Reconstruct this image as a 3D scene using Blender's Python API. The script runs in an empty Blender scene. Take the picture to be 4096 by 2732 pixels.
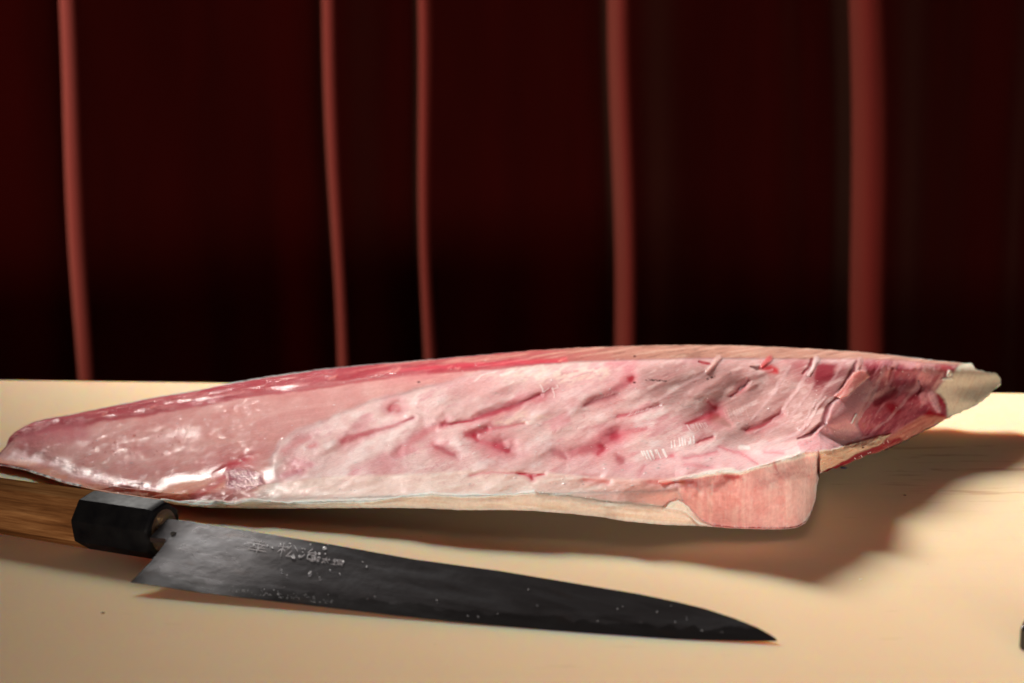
import bpy, bmesh, math, random
import numpy as np
from mathutils import Vector, Matrix
R = math.radians
random.seed(7)
rng = np.random.default_rng(11)
S = bpy.context.scene
C = S.collection

# ------------------------------------------------------------------ camera
H = 0.218; PITCH = 9.0; F = 4096 * 50 / 36.0
cd = bpy.data.cameras.new('camera'); cam = bpy.data.objects.new('camera', cd); C.objects.link(cam)
cam.location = (0, 0, H); cam.rotation_euler = (R(90 - PITCH), 0, 0)
cd.lens = 50; cd.sensor_width = 36; cd.clip_start = 0.02; cd.clip_end = 30
cd.dof.use_dof = True; cd.dof.focus_distance = 0.78; cd.dof.aperture_fstop = 8; cd.dof.aperture_blades = 9
S.camera = cam
# ------------------------------------------------------------------ world, exposure
w = bpy.data.worlds.new('World'); S.world = w; w.use_nodes = True
w.node_tree.nodes['Background'].inputs[0].default_value = (1.0, 0.9, 0.85, 1)
w.node_tree.nodes['Background'].inputs[1].default_value = 0.012
S.view_settings.view_transform = 'Standard'; S.view_settings.look = 'None'
S.view_settings.exposure = 0; S.view_settings.gamma = 1
# ------------------------------------------------------------------ lamps
def aim(o, tgt):
    o.rotation_euler = (Vector(tgt) - o.location).to_track_quat('-Z', 'Y').to_euler()
def spot(name, loc, tgt, power, radius, cone, blend, col):
    l = bpy.data.lights.new(name, 'SPOT'); l.energy = power; l.shadow_soft_size = radius
    l.spot_size = R(cone); l.spot_blend = blend; l.color = col
    o = bpy.data.objects.new(name, l); C.objects.link(o); o.location = loc; aim(o, tgt); return o
def area(name, loc, tgt, power, sx, sy, col, spread=180):
    l = bpy.data.lights.new(name, 'AREA'); l.shape = 'RECTANGLE'; l.size = sx; l.size_y = sy
    l.energy = power; l.color = col; l.spread = R(spread)
    o = bpy.data.objects.new(name, l); C.objects.link(o); o.location = loc; aim(o, tgt); return o
spot('key_lamp', (-0.68, 2.32, 1.12), (0.36, 1.06, 0.0), 455, 0.27, 46, 1.0, (1.0, 0.955, 0.90))
spot('accent_lamp', (-0.80, 2.26, 1.10), (-0.38, 1.24, 0.0), 55, 0.12, 21, 1.0, (1.0, 0.945, 0.87))
spot('curtain_lamp', (-2.6, 2.33, 0.95), (0.35, 2.90, 0.02), 370, 0.05, 50, 0.7, (1.0, 0.92, 0.80))
area('fill_softbox', (0.22, -0.32, 0.105), (0.04, 0.80, 0.02), 10.5, 0.85, 0.10, (1.0, 0.87, 0.78))

# ------------------------------------------------------------------ helpers
def tag(o, label=None, cat=None, kind=None, group=None):
    if label: o['label'] = label
    if cat: o['category'] = cat
    if kind: o['kind'] = kind
    if group: o['group'] = group
    return o
def empty(name, loc, label, cat):
    o = bpy.data.objects.new(name, None); C.objects.link(o); o.location = loc
    o.empty_display_size = 0.02
    return tag(o, label, cat)
def mesh_obj(name, verts, faces, mat, parent=None, smooth=True):
    me = bpy.data.meshes.new(name); me.from_pydata([tuple(v) for v in verts], [], [tuple(f) for f in faces])
    me.materials.append(mat)
    if smooth: me.polygons.foreach_set('use_smooth', [True] * len(me.polygons))
    me.update()
    o = bpy.data.objects.new(name, me); C.objects.link(o)
    if parent:
        o.parent = parent; o.matrix_parent_inverse = Matrix.Translation(-parent.location)
    return o
def mesh_from_bm(name, bm, mat, parent=None, smooth=True):
    me = bpy.data.meshes.new(name); bm.to_mesh(me); bm.free(); me.materials.append(mat)
    if smooth: me.polygons.foreach_set('use_smooth', [True] * len(me.polygons))
    o = bpy.data.objects.new(name, me); C.objects.link(o)
    if parent:
        o.parent = parent; o.matrix_parent_inverse = Matrix.Translation(-parent.location)
    return o
def tana(py):
    return np.tan(R(PITCH) + np.arctan((np.asarray(py, float) - 1366) / F))
def P(px, py, Y):                      # the place at distance Y that the photograph shows at (px, py)
    px = np.asarray(px, float); Y = np.asarray(Y, float)
    z = H - Y * tana(py)
    Zc = Y * math.cos(R(PITCH)) + (H - z) * math.sin(R(PITCH))
    return np.stack([(px - 2048) / F * Zc, Y + 0 * px, z + 0 * px], -1)
def Yz(py, z): return (H - z) / tana(py)      # distance at which the ray of row py is at height z
def G(px, py, z=0.0): return P(px, py, Yz(py, z))

# node helper
class NT:
    def __init__(s, name):
        s.m = bpy.data.materials.new(name); s.m.use_nodes = True; s.t = s.m.node_tree
        s.b = s.t.nodes['Principled BSDF']; s.o = s.t.nodes['Material Output']
    def n(s, typ, **kw):
        x = s.t.nodes.new(typ)
        for k, v in kw.items():
            if k in x.inputs: x.inputs[k].default_value = v
            else: setattr(x, k, v)
        return x
    def l(s, a, b): s.t.links.new(a, b)
    def coord(s, scale=(1, 1, 1), rot=(0, 0, 0)):
        tc = s.n('ShaderNodeTexCoord'); mp = s.n('ShaderNodeMapping')
        mp.inputs['Scale'].default_value = scale; mp.inputs['Rotation'].default_value = rot
        s.l(tc.outputs['Object'], mp.inputs[0]); return mp.outputs[0]
    def noise(s, vec, scale, detail=4, rough=0.55, dist=0.0):
        x = s.n('ShaderNodeTexNoise'); x.inputs['Scale'].default_value = scale; x.inputs['Detail'].default_value = detail
        x.inputs['Roughness'].default_value = rough; x.inputs['Distortion'].default_value = dist
        s.l(vec, x.inputs['Vector']); return x.outputs['Fac']
    def ramp(s, fac, stops):
        x = s.n('ShaderNodeValToRGB'); e = x.color_ramp.elements
        while len(e) < len(stops): e.new(0.5)
        for q, (p, c) in zip(e, stops):
            q.position = p; q.color = (*c, 1) if len(c) == 3 else c
        s.l(fac, x.inputs[0]); return x.outputs[0]
    def mix(s, fac, a, b, mode='MIX'):
        x = s.n('ShaderNodeMix', data_type='RGBA', blend_type=mode)
        for v, i in ((fac, 0), (a, 6), (b, 7)):
            if isinstance(v, (int, float)): x.inputs[i].default_value = v
            elif isinstance(v, tuple): x.inputs[i].default_value = (*v, 1)
            else: s.l(v, x.inputs[i])
        return x.outputs[2]
    def mth(s, op, a, b=None, c=None):
        x = s.n('ShaderNodeMath', operation=op)
        for v, i in ((a, 0), (b, 1), (c, 2)):
            if v is None: continue
            if isinstance(v, (int, float)): x.inputs[i].default_value = v
            else: s.l(v, x.inputs[i])
        return x.outputs[0]
    def bump(s, h, strength, dist, prev=None):
        x = s.n('ShaderNodeBump'); x.inputs['Strength'].default_value = strength; x.inputs['Distance'].default_value = dist
        s.l(h, x.inputs['Height'])
        if prev is not None: s.l(prev, x.inputs['Normal'])
        return x.outputs[0]
def sub(b, weight, radius, scale):
    b.inputs['Subsurface Weight'].default_value = weight
    b.inputs['Subsurface Radius'].default_value = radius
    b.inputs['Subsurface Scale'].default_value = scale

# ------------------------------------------------------------------ materials
def mat_board():
    k = NT('cream_plastic_board'); v = k.coord(); vs = k.coord((2.4, 13, 1), (0, 0, 0.06))
    base = k.ramp(k.noise(v, 5, 5), [(0.3, (0.84, 0.545, 0.325)), (0.7, (0.87, 0.58, 0.355))])
    # smeared damp streaks on the right half
    st = k.ramp(k.noise(vs, 3.2, 6, 0.6, 0.6), [(0.53, (0, 0, 0)), (0.60, (1, 1, 1))])
    sp = k.n('ShaderNodeSeparateXYZ'); k.l(v, sp.inputs[0])
    right = k.mth('MULTIPLY', k.ramp(k.mth('ADD', sp.outputs[0], 0.5), [(0.52, (0, 0, 0)), (0.66, (1, 1, 1))]), 0.8)
    band = k.ramp(sp.outputs[1], [(0.60, (0, 0, 0)), (0.66, (1, 1, 1)), (0.93, (1, 1, 1)), (0.99, (0, 0, 0))])
    f = k.mth('MULTIPLY', k.mth('MULTIPLY', st, right), band)
    base = k.mix(k.mth('MULTIPLY', f, 0.06), base, (0.56, 0.38, 0.19))
    # faint blood wash near the collar end
    bw = k.ramp(k.noise(k.coord((6, 34, 1)), 2.3, 5, 0.6, 0.4), [(0.56, (0, 0, 0)), (0.66, (1, 1, 1))])
    band2 = k.ramp(sp.outputs[1], [(0.76, (0, 0, 0)), (0.82, (1, 1, 1)), (0.92, (1, 1, 1)), (0.96, (0, 0, 0))])
    base = k.mix(k.mth('MULTIPLY', k.mth('MULTIPLY', bw, k.mth('MULTIPLY', right, band2)), 0.75), base, (0.55, 0.22, 0.13))
    # old scuffs
    sc = k.ramp(k.noise(k.coord((9, 40, 1), (0, 0, 0.9)), 4.0, 2, 0.5), [(0.70, (0, 0, 0)), (0.74, (1, 1, 1))])
    base = k.mix(k.mth('MULTIPLY', sc, 0.10), base, (0.45, 0.28, 0.12))
    spk = k.ramp(k.noise(v, 260, 1), [(0.80, (0, 0, 0)), (0.82, (1, 1, 1))])
    base = k.mix(k.mth('MULTIPLY', spk, 0.25), base, (0.3, 0.18, 0.08))
    k.l(base, k.b.inputs['Base Color'])
    k.l(k.mth('SUBTRACT', 0.62, k.mth('MULTIPLY', f, 0.12)), k.b.inputs['Roughness'])
    k.b.inputs['Specular IOR Level'].default_value = 0.0
    sub(k.b, 0.85, (1.0, 0.30, 0.06), 0.045)
    # knife scratches
    sx = k.noise(k.coord((260, 3, 1), (0, 0, 0.35)), 1.0, 2, 0.5)
    sy = k.noise(k.coord((300, 4, 1), (0, 0, -0.5)), 1.0, 2, 0.5)
    n1 = k.bump(k.ramp(sx, [(0.66, (0, 0, 0)), (0.70, (1, 1, 1))]), 0.10, 0.0002)
    n2 = k.bump(k.ramp(sy, [(0.68, (0, 0, 0)), (0.71, (1, 1, 1))]), 0.10, 0.0002, n1)
    n3 = k.bump(k.noise(v, 1400, 3), 0.10, 0.0002, n2)
    k.l(n3, k.b.inputs['Normal']); return k.m
def mat_curtain():
    k = NT('dark_red_velvet'); v = k.coord()
    wv = k.noise(k.coord((40, 40, 900)), 1.0, 2)
    c = k.ramp(k.noise(k.coord((6, 6, 1)), 1.2, 3), [(0.3, (0.105, 0.004, 0.0025)), (0.7, (0.150, 0.0065, 0.004))])
    k.l(k.mix(0.10, c, wv, 'MULTIPLY'), k.b.inputs['Base Color'])
    k.b.inputs['Roughness'].default_value = 0.85; k.b.inputs['Specular IOR Level'].default_value = 0.15
    k.b.inputs['Sheen Weight'].default_value = 0.38; k.b.inputs['Sheen Roughness'].default_value = 0.5
    k.b.inputs['Sheen Tint'].default_value = (1, 0.52, 0.36, 1)
    k.l(k.bump(wv, 0.25, 0.001), k.b.inputs['Normal']); return k.m
def mat_flesh(name, rough=0.30, coat=1.0, sss=0.85, fine=1.0):
    k = NT(name); v = k.coord()
    a = k.n('ShaderNodeAttribute', attribute_name='tint'); wt = k.n('ShaderNodeAttribute', attribute_name='wet')
    mott = k.ramp(k.noise(v, 420, 5, 0.6), [(0.25, (0.88, 0.84, 0.84)), (0.75, (1.08, 1.10, 1.10))])
    k.l(k.mix(1.0, a.outputs['Color'], mott, 'MULTIPLY'), k.b.inputs['Base Color'])
    sub(k.b, sss, (1.0, 0.46, 0.38), 0.010)
    k.l(k.mth('SUBTRACT', 0.62, k.mth('MULTIPLY', wt.outputs['Fac'], 0.62 - rough)), k.b.inputs['Roughness'])
    k.b.inputs['Specular IOR Level'].default_value = 0.0
    k.l(k.mth('MULTIPLY', k.mth('MULTIPLY', wt.outputs['Fac'], wt.outputs['Fac']), coat), k.b.inputs['Coat Weight'])
    k.b.inputs['Coat Roughness'].default_value = 0.11
    n1 = k.bump(k.noise(v, 260, 6, 0.62, 0.3), 0.08 * fine, 0.0010)
    vo = k.n('ShaderNodeTexVoronoi', feature='DISTANCE_TO_EDGE'); vo.inputs['Scale'].default_value = 420
    k.l(v, vo.inputs['Vector'])
    n2 = k.bump(vo.outputs['Distance'], 0.12 * fine, 0.0008, n1)
    k.l(n2, k.b.inputs['Normal'])
    n3 = k.bump(k.noise(v, 1100, 5, 0.7), 0.40 * fine, 0.0006, n1)
    k.l(n3, k.b.inputs['Coat Normal'])
    return k.m
def mat_plain(name, col, rough, metal=0.0, spec=0.5, bump=None, coat=0.0):
    k = NT(name); k.b.inputs['Base Color'].default_value = (*col, 1); k.b.inputs['Roughness'].default_value = rough
    k.b.inputs['Metallic'].default_value = metal; k.b.inputs['Specular IOR Level'].default_value = spec
    k.b.inputs['Coat Weight'].default_value = coat
    if bump:
        v = k.coord(); k.l(k.bump(k.noise(v, bump[0], 4), bump[1], bump[2]), k.b.inputs['Normal'])
    return k.m

# ------------------------------------------------------------------ the setting
def box_bm(x0, x1, y0, y1, z0, z1, bev=0.0, seg=3):
    bm = bmesh.new(); bmesh.ops.create_cube(bm, size=1)
    for v_ in bm.verts:
        v_.co = ((x0 + x1) / 2 + v_.co.x * (x1 - x0), (y0 + y1) / 2 + v_.co.y * (y1 - y0), (z0 + z1) / 2 + v_.co.z * (z1 - z0))
    if bev: bmesh.ops.bevel(bm, geom=bm.edges[:], offset=bev, segments=seg, profile=0.5, affect='EDGES')
    return bm
# cutting board: the far edge runs from row 1519 on the left to row 1569 on the right
A = G(0, 1519); B = G(4096, 1572)
d = (B - A) / np.linalg.norm(B - A); nrm = np.array([d[1], -d[0], 0])    # towards the camera
bm = box_bm(-0.62, 0.62, -0.76, 0.0, -0.03, 0.0, 0.0022, 3)
yaw = math.atan2(d[1], d[0])
M = Matrix.Translation(Vector((float((A[0]+B[0])/2), float((A[1]+B[1])/2), 0))) @ Matrix.Rotation(yaw, 4, 'Z')
bmesh.ops.transform(bm, matrix=M, verts=bm.verts)
board = mesh_from_bm('cutting_board', bm, mat_board())
tag(board, 'wide cream plastic cutting board under the fish fillet and knife', 'cutting board')
for p_ in board.data.polygons: p_.use_smooth = abs(p_.normal.z) < 0.99
bm = box_bm(-0.60, 0.60, -0.75, -0.02, -0.09, -0.0302, 0.004, 2); bmesh.ops.transform(bm, matrix=M, verts=bm.verts)
tb = mesh_from_bm('table', bm, mat_plain('dark_stained_wood', (0.03, 0.018, 0.012), 0.6), smooth=False)
tag(tb, 'dark table top underneath the cream cutting board', 'table')
fl = mesh_obj('floor', [(-4, -2, -0.95), (4, -2, -0.95), (4, 4, -0.95), (-4, 4, -0.95)], [(0, 1, 2, 3)],
              mat_plain('dark_floor', (0.02, 0.015, 0.013), 0.7), smooth=False); tag(fl, kind='structure')

# curtain
def curtain():
    xs = np.linspace(-1.95, 1.85, 1500); zs = np.linspace(-0.94, 0.95, 70)
    # crest: x at eye height, lean (dx per m of height), height, width of the lit shoulder
    crests = [(-1.24, 0.01, 0.175, 0.08, .02), (-0.876, -0.004, 0.150, 0.110, .016), (-0.350, -0.020, 0.130, 0.080, .015), (-0.168, -0.012, 0.125, 0.090, .012),  # first crest is out of view, added to shade the cloth at far left
              (0.229, -0.027, 0.150, 0.090, .010), (0.712, -0.045, 0.170, 0.110, .013), (1.18, 0.0, 0.15, 0.10, .03)]
    V = np.zeros((len(zs), len(xs), 3))
    for j, z in enumerate(zs):
        y = 0.010 * np.sin(xs * 9.3 + 0.6 + 0.1 * z) + 0.006 * np.sin(xs * 23.1 + 1.9 + 0.25 * z) + 0.0035 * np.sin(xs * 51 + 0.4 * z + 0.3) - 0.05 * np.exp(-((xs + .58) / .13) ** 2) - 0.03 * np.exp(-((xs - .42) / .12) ** 2)
        for (xc, lean, hh, wd, wl) in crests:
            c_ = xc + lean * z + 0.004 * math.sin(z * 7 + xc * 9)
            s = xs - c_
            q_ = np.clip(-s / wl, 0, 1)
            left = (1 - (1.5 * wl / hh) * (1 - np.sqrt(1 - q_ * q_))) * np.exp(-(np.clip(-s - wl, 0, None) / .012) ** 2)
            right = 1 / (1 + (np.clip(s, 0, None) / wd) ** 2)
            y += hh * np.where(s < 0, left, right)
            y -= hh * 0.35 * np.exp(-((s + .075) / .055) ** 2)
        V[j, :, 0] = xs; V[j, :, 1] = 2.98 - y; V[j, :, 2] = z
    nz, nx = len(zs), len(xs)
    idx = np.arange(nz * nx).reshape(nz, nx)
    f = np.stack([idx[:-1, :-1], idx[:-1, 1:], idx[1:, 1:], idx[1:, :-1]], -1).reshape(-1, 4)
    o = mesh_obj('curtain', V.reshape(-1, 3), f, mat_curtain())
    sm = o.modifiers.new('cloth', 'SOLIDIFY'); sm.thickness = 0.003; sm.offset = -1
    return tag(o, 'dark red velvet curtain hanging in deep vertical folds behind the board', 'curtain')
curtain()

# ================================================================== FISH FILLET
def cur(pts):
    pts = np.array(pts, float)
    return lambda x: np.interp(x, pts[:, 0], pts[:, 1])
def smooth1(f, sig=14):
    return lambda x: sum(wt * f(np.asarray(x) + o) for o, wt in zip((-sig, -sig/2, 0, sig/2, sig), (.1, .22, .36, .22, .1)))
Tline = cur([(-75,1853),(-40,1838),(0,1810),(23,1784),(36,1752),(60,1727),(95,1706),(140,1687),(201,1673),(281,1659),(398,1635),(515,1612),(608,1593),(702,1578),(796,1561),
 (913,1537),(1006,1520),(1094,1506),(1234,1486),(1328,1474),(1468,1460),(1608,1449),(1749,1436),(1889,1424),(2000,1413),(2140,1401),(2281,1392),(2468,1385),(2655,1380),
 (2796,1379),(2996,1383),(3230,1393),(3417,1406),(3557,1419),(3698,1438),(3838,1451),(3888,1454),(3900,1474),(3932,1483),(3983,1493),(4000,1508),(4005,1520)])
C0line = cur([(-75,1854),(0,1864),(23,1866),(94,1880),(164,1903),(257,1934),(323,1948),(374,1961),(500,1984),(641,2004),(702,2019),(772,2026),(842,2031),(1000,2034),(1187,2034),
 (1328,2033),(1562,2032),(1702,2034),(1842,2041),(2000,2040),(2140,2044),(2281,2055),(2421,2071),(2468,2081),(2655,2100),(2796,2104),(2936,2114),(3050,2118),(3150,2117),(3190,2110),
 (3222,2092),(3240,2068),(3252,2035),(3263,2003),(3268,1949),(3277,1912),(3279,1895),(3394,1853),(3464,1823),(3558,1795),(3651,1748),(3740,1703),(3768,1685),(3838,1652),(3913,1617),(3955,1584),(3988,1545),(4005,1524)])
Lraw = cur([(-75,1853),(0,1858),(94,1874),(164,1896),(257,1927),(323,1942),(374,1955),(500,1976),(655,1998),(772,2012),(842,2014),(866,2005),(936,2014),(983,2000),(1000,1998),(1140,2012),(1328,2005),(1468,2003),
 (1562,1994),(1632,1982),(1725,1975),(1842,1984),(1983,1982),(2100,1975),(2140,1970),(2281,1982),(2421,2003),(2561,2017),(2669,2028),(2702,2007),(2735,2019),(2772,2052),(2805,2083),(2850,2102),(2936,2110),
 (3150,2113),(3190,2106),(3222,2088),(3240,2064),(3263,2000),(3268,1946),(3277,1909),(3279,1890),(3394,1848),(3464,1818),(3558,1790),(3740,1698),(3838,1647),(3913,1612),(3955,1580),(3988,1542),(4005,1523)])
Rline = cur([(-75,1852.6),(0,1850),(94,1862),(200,1888),(323,1920),(500,1950),(700,1972),(900,1960),(1100,1930),(1300,1905),(1562,1897),(1702,1893),(1889,1879),(2100,1881),(2187,1888),(2374,1907),
 (2561,1916),(2702,1909),(2796,1900),(2889,1884),(2959,1890),(3006,1874),(3090,1851),(3160,1832),(3221,1807),(3277,1806),(3279,1806),(3330,1832),(3394,1842),(3464,1813),(3558,1784),(3740,1690),(3838,1640),(3913,1606),(3955,1576),(3988,1540),(4005,1522.5)])
Bline = cur([(-75,1852.2),(0,1820),(60,1752),(94,1738),(187,1710),(328,1696),(398,1673),(562,1654),(702,1631),(842,1612),(1000,1579),(1100,1570),(1234,1551),(1468,1516),(1655,1495),(1795,1486),(1936,1474),
 (2100,1460),(2234,1451),(2421,1444),(2608,1439),(2796,1434),(2996,1434),(3230,1437),(3464,1437),(3604,1441),(3698,1452),(3838,1462),(3900,1480),(4005,1523)])

rg = np.random.default_rng(5)
def vnoise(x, y, seed=0):
    """smooth value noise, unit lattice"""
    r_ = np.random.default_rng(1000 + seed); g = r_.random((256, 256))
    xi = np.floor(x).astype(int); yi = np.floor(y).astype(int); fx = x - xi; fy = y - yi
    fx = fx * fx * fx * (fx * (6 * fx - 15) + 10); fy = fy * fy * fy * (fy * (6 * fy - 15) + 10)
    x0 = xi & 255; x1 = (xi + 1) & 255; y0 = yi & 255; y1 = (yi + 1) & 255
    return ((g[y0, x0] * (1 - fx) + g[y0, x1] * fx) * (1 - fy) + (g[y1, x0] * (1 - fx) + g[y1, x1] * fx) * fy) * 2 - 1
def fbm(x, y, sx, sy, ang=0, seed=0, octv=4, gain=0.5):
    c, s = math.cos(R(ang)), math.sin(R(ang)); u = (x * c + y * s) / sx; v = (-x * s + y * c) / sy
    o = 0; a = 1; t = 0
    for k in range(octv):
        o = o + a * vnoise(u + 17.3 * k + seed, v + 9.1 * k, seed * 7 + k); t += a; a *= gain; u = u * 2.03; v = v * 2.03
    return o / t
def ss(a, b, x):
    t = np.clip((x - a) / (b - a), 0, 1); return t * t * (3 - 2 * t)

def fillet():
    cols = np.unique(np.concatenate([np.arange(-74, 3215, 3.0), np.arange(3215, 3278, 1.0), [3278.9], np.arange(3281, 3880, 3.0), np.arange(3880, 4004, 1.5)]))
    nr = 285
    v = np.linspace(0, 1, nr)
    PX = np.repeat(cols[None, :], nr, 0)
    # tattered outline on the far edge, lip and the cut end
    fr = lambda x, s1, amp, sd: amp * fbm(x, 0 * x + 3.3, s1, 50, 0, sd, 3)
    T = Tline(cols) + fr(cols, 22, 2.0, 1) + np.where(cols > 3880, fr(cols, 9, 5.0, 2), 0)
    C0 = C0line(cols) + fr(cols, 14, 1.2, 3) + np.where(cols > 3282, fr(cols, 10, 4.0, 8), 0) + np.where((cols > 3236) & (cols < 3278), fr(cols, 2.6, 9.0, 12), 0)
    L = np.minimum(Lraw(cols) + fr(cols, 12, 4.0, 4) * ss(600, 700, cols) * (1 - ss(3200, 3280, cols)), C0 - 1.0)
    Rl = np.minimum(Rline(cols) + fr(cols, 16, 5.0, 5) * ss(2700, 2850, cols) * (1 - ss(3277, 3279, cols)), L - 0.8)
    Bl = Bline(cols); Bl = np.clip(Bl, T + 0.4, Rl - 0.4)
    T = np.minimum(T, Rl - 1.0)
    # rows: 0..16 skin, ..70 front slope, rest to the ridge
    n1, n2 = 16, 74
    PY = np.zeros((nr, len(cols)))
    for i in range(nr):
        if i <= n1: PY[i] = C0 + (L - C0) * (i / n1)
        elif i <= n2: PY[i] = L + (Rl - L) * ((i - n1) / (n2 - n1))
        else: PY[i] = Rl + (T - Rl) * ((i - n2) / (nr - 1 - n2))
    # ---- base depth
    wedge = cols > 3278
    zc0 = np.where(wedge, np.interp(cols, [3279,3394,3558,3740,3838,3955,4005],[0.024,0.020,0.018,0.021,0.024,0.029,0.033]),
                   np.interp(cols, [-75,0,323,700,1000,1500,2000,2500,2800,3000,3100,3240,3277],[.002,.003,.004,.005,.0065,.0110,.0145,.0130,.0085,.0065,.0055,.0045,.004]))
    C0s = C0line(cols); Ls = np.minimum(Lraw(cols), C0s - 1); Rs = np.minimum(Rline(cols), Ls - .8)
    Y0 = Yz(C0s, zc0)
    zr = np.interp(cols, [-75,0,323,700,1100,1500,2000,2400,2700,2889,3006,3277],[.0028,.0042,.0052,.0100,.0145,.0220,.0280,.0295,.0335,.0400,.041,.039])
    YL = Y0 + np.where(wedge, 0.001, 0.0022)
    YR = np.where(wedge, np.minimum(Y0 + 0.002, np.interp(cols, [3278, 3300, 3330, 3360, 3394, 3410], [.7502, .7525, .760, .775, .803, 2.0])), Yz(Rs, zr))
    YT = np.interp(cols, [-75,0,60,200,515,1000,1500,2000,2600,3100,3400,3698,3894,4005],[.874,.893,.930,.955,.985,.990,.985,.978,.972,.970,.976,.985,.987,.990])
    YB = YT - np.interp(cols, [-75,0,60,200,600,1000,2000,2600,3300,3700,3850,4005],[0,.005,.012,.022,.032,.040,.046,.050,.050,.04,.012,.0])
    # thin plate spline of 1/Y over the top surface
    cp = []
    for x_ in list(range(-60, 3270, 170)) + [3190, 3262]:
        cp.append((x_, float(np.interp(x_, cols, Rl)), float(1 / np.interp(x_, cols, YR))))
    for x_ in [3290, 3394, 3480, 3558, 3651, 3740, 3838, 3913, 3960, 3995]:
        cp.append((x_, float(np.interp(x_, cols, Rl)), float(1 / np.interp(x_, cols, YR))))
    for x_ in list(range(-60, 4000, 150)) + [3995]:
        cp.append((x_, float(np.interp(x_, cols, T)), float(1 / np.interp(x_, cols, YT))))
        if x_ < 3860 and x_ > 60: cp.append((x_, float(np.interp(x_, cols, Bl)), float(1 / np.interp(x_, cols, YB))))
    mids = [(2700,1640,.044),(2500,1720,.040),(2900,1700,.037),(3050,1730,.035),(3113,1772,.0345),(3190,1742,.036),(3000,1550,.049),(2850,1790,.036),(2996,1800,.033),(3150,1795,.036),
            (3180,1600,.0475),(3240,1660,.043),(3300,1700,.042),(3330,1660,.045),(3365,1590,.050),(3440,1495,.056),(3500,1600,.044),(3400,1745,.030),(3460,1790,.026),(3620,1620,.036),(3600,1520,.047),(3700,1560,.042),(3850,1550,.036),
            (2200,1700,.038),(1900,1700,.0375),(1500,1720,.0300),(1000,1760,.0220),(600,1800,.0125),(300,1800,.0095),(150,1770,.009)]
    for (x_, y_, z_) in mids: cp.append((x_, y_, float(tana(y_) / (H - z_))))
    cp = np.array(cp); X = cp[:, :2] / 1000.0 * np.array([1.0, 2.2])
    def U(r2): return np.where(r2 > 0, r2 * np.log(np.maximum(r2, 1e-12)), 0)
    Kn = U(((X[:, None] - X[None]) ** 2).sum(-1)) + np.eye(len(X)) * 3e-4
    Pm = np.c_[np.ones(len(X)), X]
    Am = np.zeros((len(X) + 3,) * 2); Am[:-3, :-3] = Kn; Am[:-3, -3:] = Pm; Am[-3:, :-3] = Pm.T
    sol = np.linalg.solve(Am, np.r_[cp[:, 2], 0, 0, 0])
    q = np.stack([PX, PY], -1).reshape(-1, 2) / 1000.0 * np.array([1.0, 2.2])
    out = np.zeros(len(q))
    for a in range(0, len(q), 40000):
        qq = q[a:a + 40000]
        out[a:a + 40000] = U(((qq[:, None] - X[None]) ** 2).sum(-1)) @ sol[:-3] + sol[-3] + qq @ sol[-2:]
    IY = out.reshape(PX.shape)
    # snap the spline to the front slope at the rim
    qr = np.stack([cols, Rs], -1) / 1000.0 * np.array([1.0, 2.2])
    atR = U(((qr[:, None] - X[None]) ** 2).sum(-1)) @ sol[:-3] + sol[-3] + qr @ sol[-2:]
    fade = np.exp(-np.clip(Rs[None] - PY, 0, None) / 40.0)
    IY = IY + ((1 / YR - atR))[None] * fade
    for i in range(n2):
        if i <= n1:
            t = np.clip((C0s - PY[i]) / (C0s - Ls), 0, 1); b = np.sin(t * math.pi) * 0.0022
            IY[i] = 1 / (Y0 * (1 - t) + YL * t - b * (~wedge))
        else:
            t = np.clip((Ls - PY[i]) / (Ls - Rs), 0, 1); IY[i] = (1 - t) / YL + t / YR + 0.020 * np.sin(t * math.pi) * ss(2500, 2800, cols) * (~wedge)
    D = 1 / IY
    # round the rim except at the crisp cut block
    ker = np.exp(-np.linspace(-2, 2, 25) ** 2); ker /= ker.sum()
    Dp = np.pad(D, ((12, 12), (0, 0)), mode='edge')
    Ds = sum(Dp[k_:k_ + nr] * ker[k_] for k_ in range(25))
    wsm = (1 - ss(2500, 2750, cols))[None] * ss(n1 + 2, n1 + 16, np.arange(nr))[:, None] * (1 - ss(nr - 30, nr - 12, np.arange(nr)))[:, None]
    D = D * (1 - wsm) + Ds * wsm

    # ---------------------------------------------------------- painting helpers in fillet coordinates
    wx = PX + 7 * fbm(PX, PY, 45, 30, 0, 21, 3); wy = PY + 5 * fbm(PX, PY, 45, 30, 0, 22, 3)
    def seg(pts, x=None, y=None):
        x = wx if x is None else x; y = wy if y is None else y
        best = np.full(x.shape, 1e9); wb = np.zeros(x.shape)
        for (a, b) in zip(pts[:-1], pts[1:]):
            ax, ay, aw = a; bx, by, bw = b
            dx, dy = bx - ax, by - ay; t = np.clip(((x - ax) * dx + (y - ay) * dy) / (dx * dx + dy * dy + 1e-9), 0, 1)
            dd = np.hypot(x - ax - t * dx, (y - ay - t * dy)); ww = aw + (bw - aw) * t
            m = dd / ww < best / np.maximum(wb, 1e-6) if False else (dd - ww) < (best - wb)
            best = np.where(m, dd, best); wb = np.where(m, ww, wb)
        return best, wb
    def stroke(pts, soft=0.6, raw=False):
        x, y = (PX, PY) if raw else (None, None)
        if len(pts[0]) == 2: pts = [(*p_, 6) for p_ in pts]
        xs_ = [p_[0] for p_ in pts]; ys_ = [p_[1] for p_ in pts]; pad = max(p_[2] for p_ in pts) * 2 + 20
        # restrict to a window of columns for speed
        c0 = np.searchsorted(cols, min(xs_) - pad); c1 = np.searchsorted(cols, max(xs_) + pad)
        res = np.zeros(PX.shape)
        if c1 <= c0: return res
        sl = (slice(None), slice(c0, c1))
        dd, ww = seg(pts, (PX if raw else wx)[sl], (PY if raw else wy)[sl])
        res[sl] = 1 - ss(ww * (1 - soft), ww * (1 + soft), dd); return res
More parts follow.
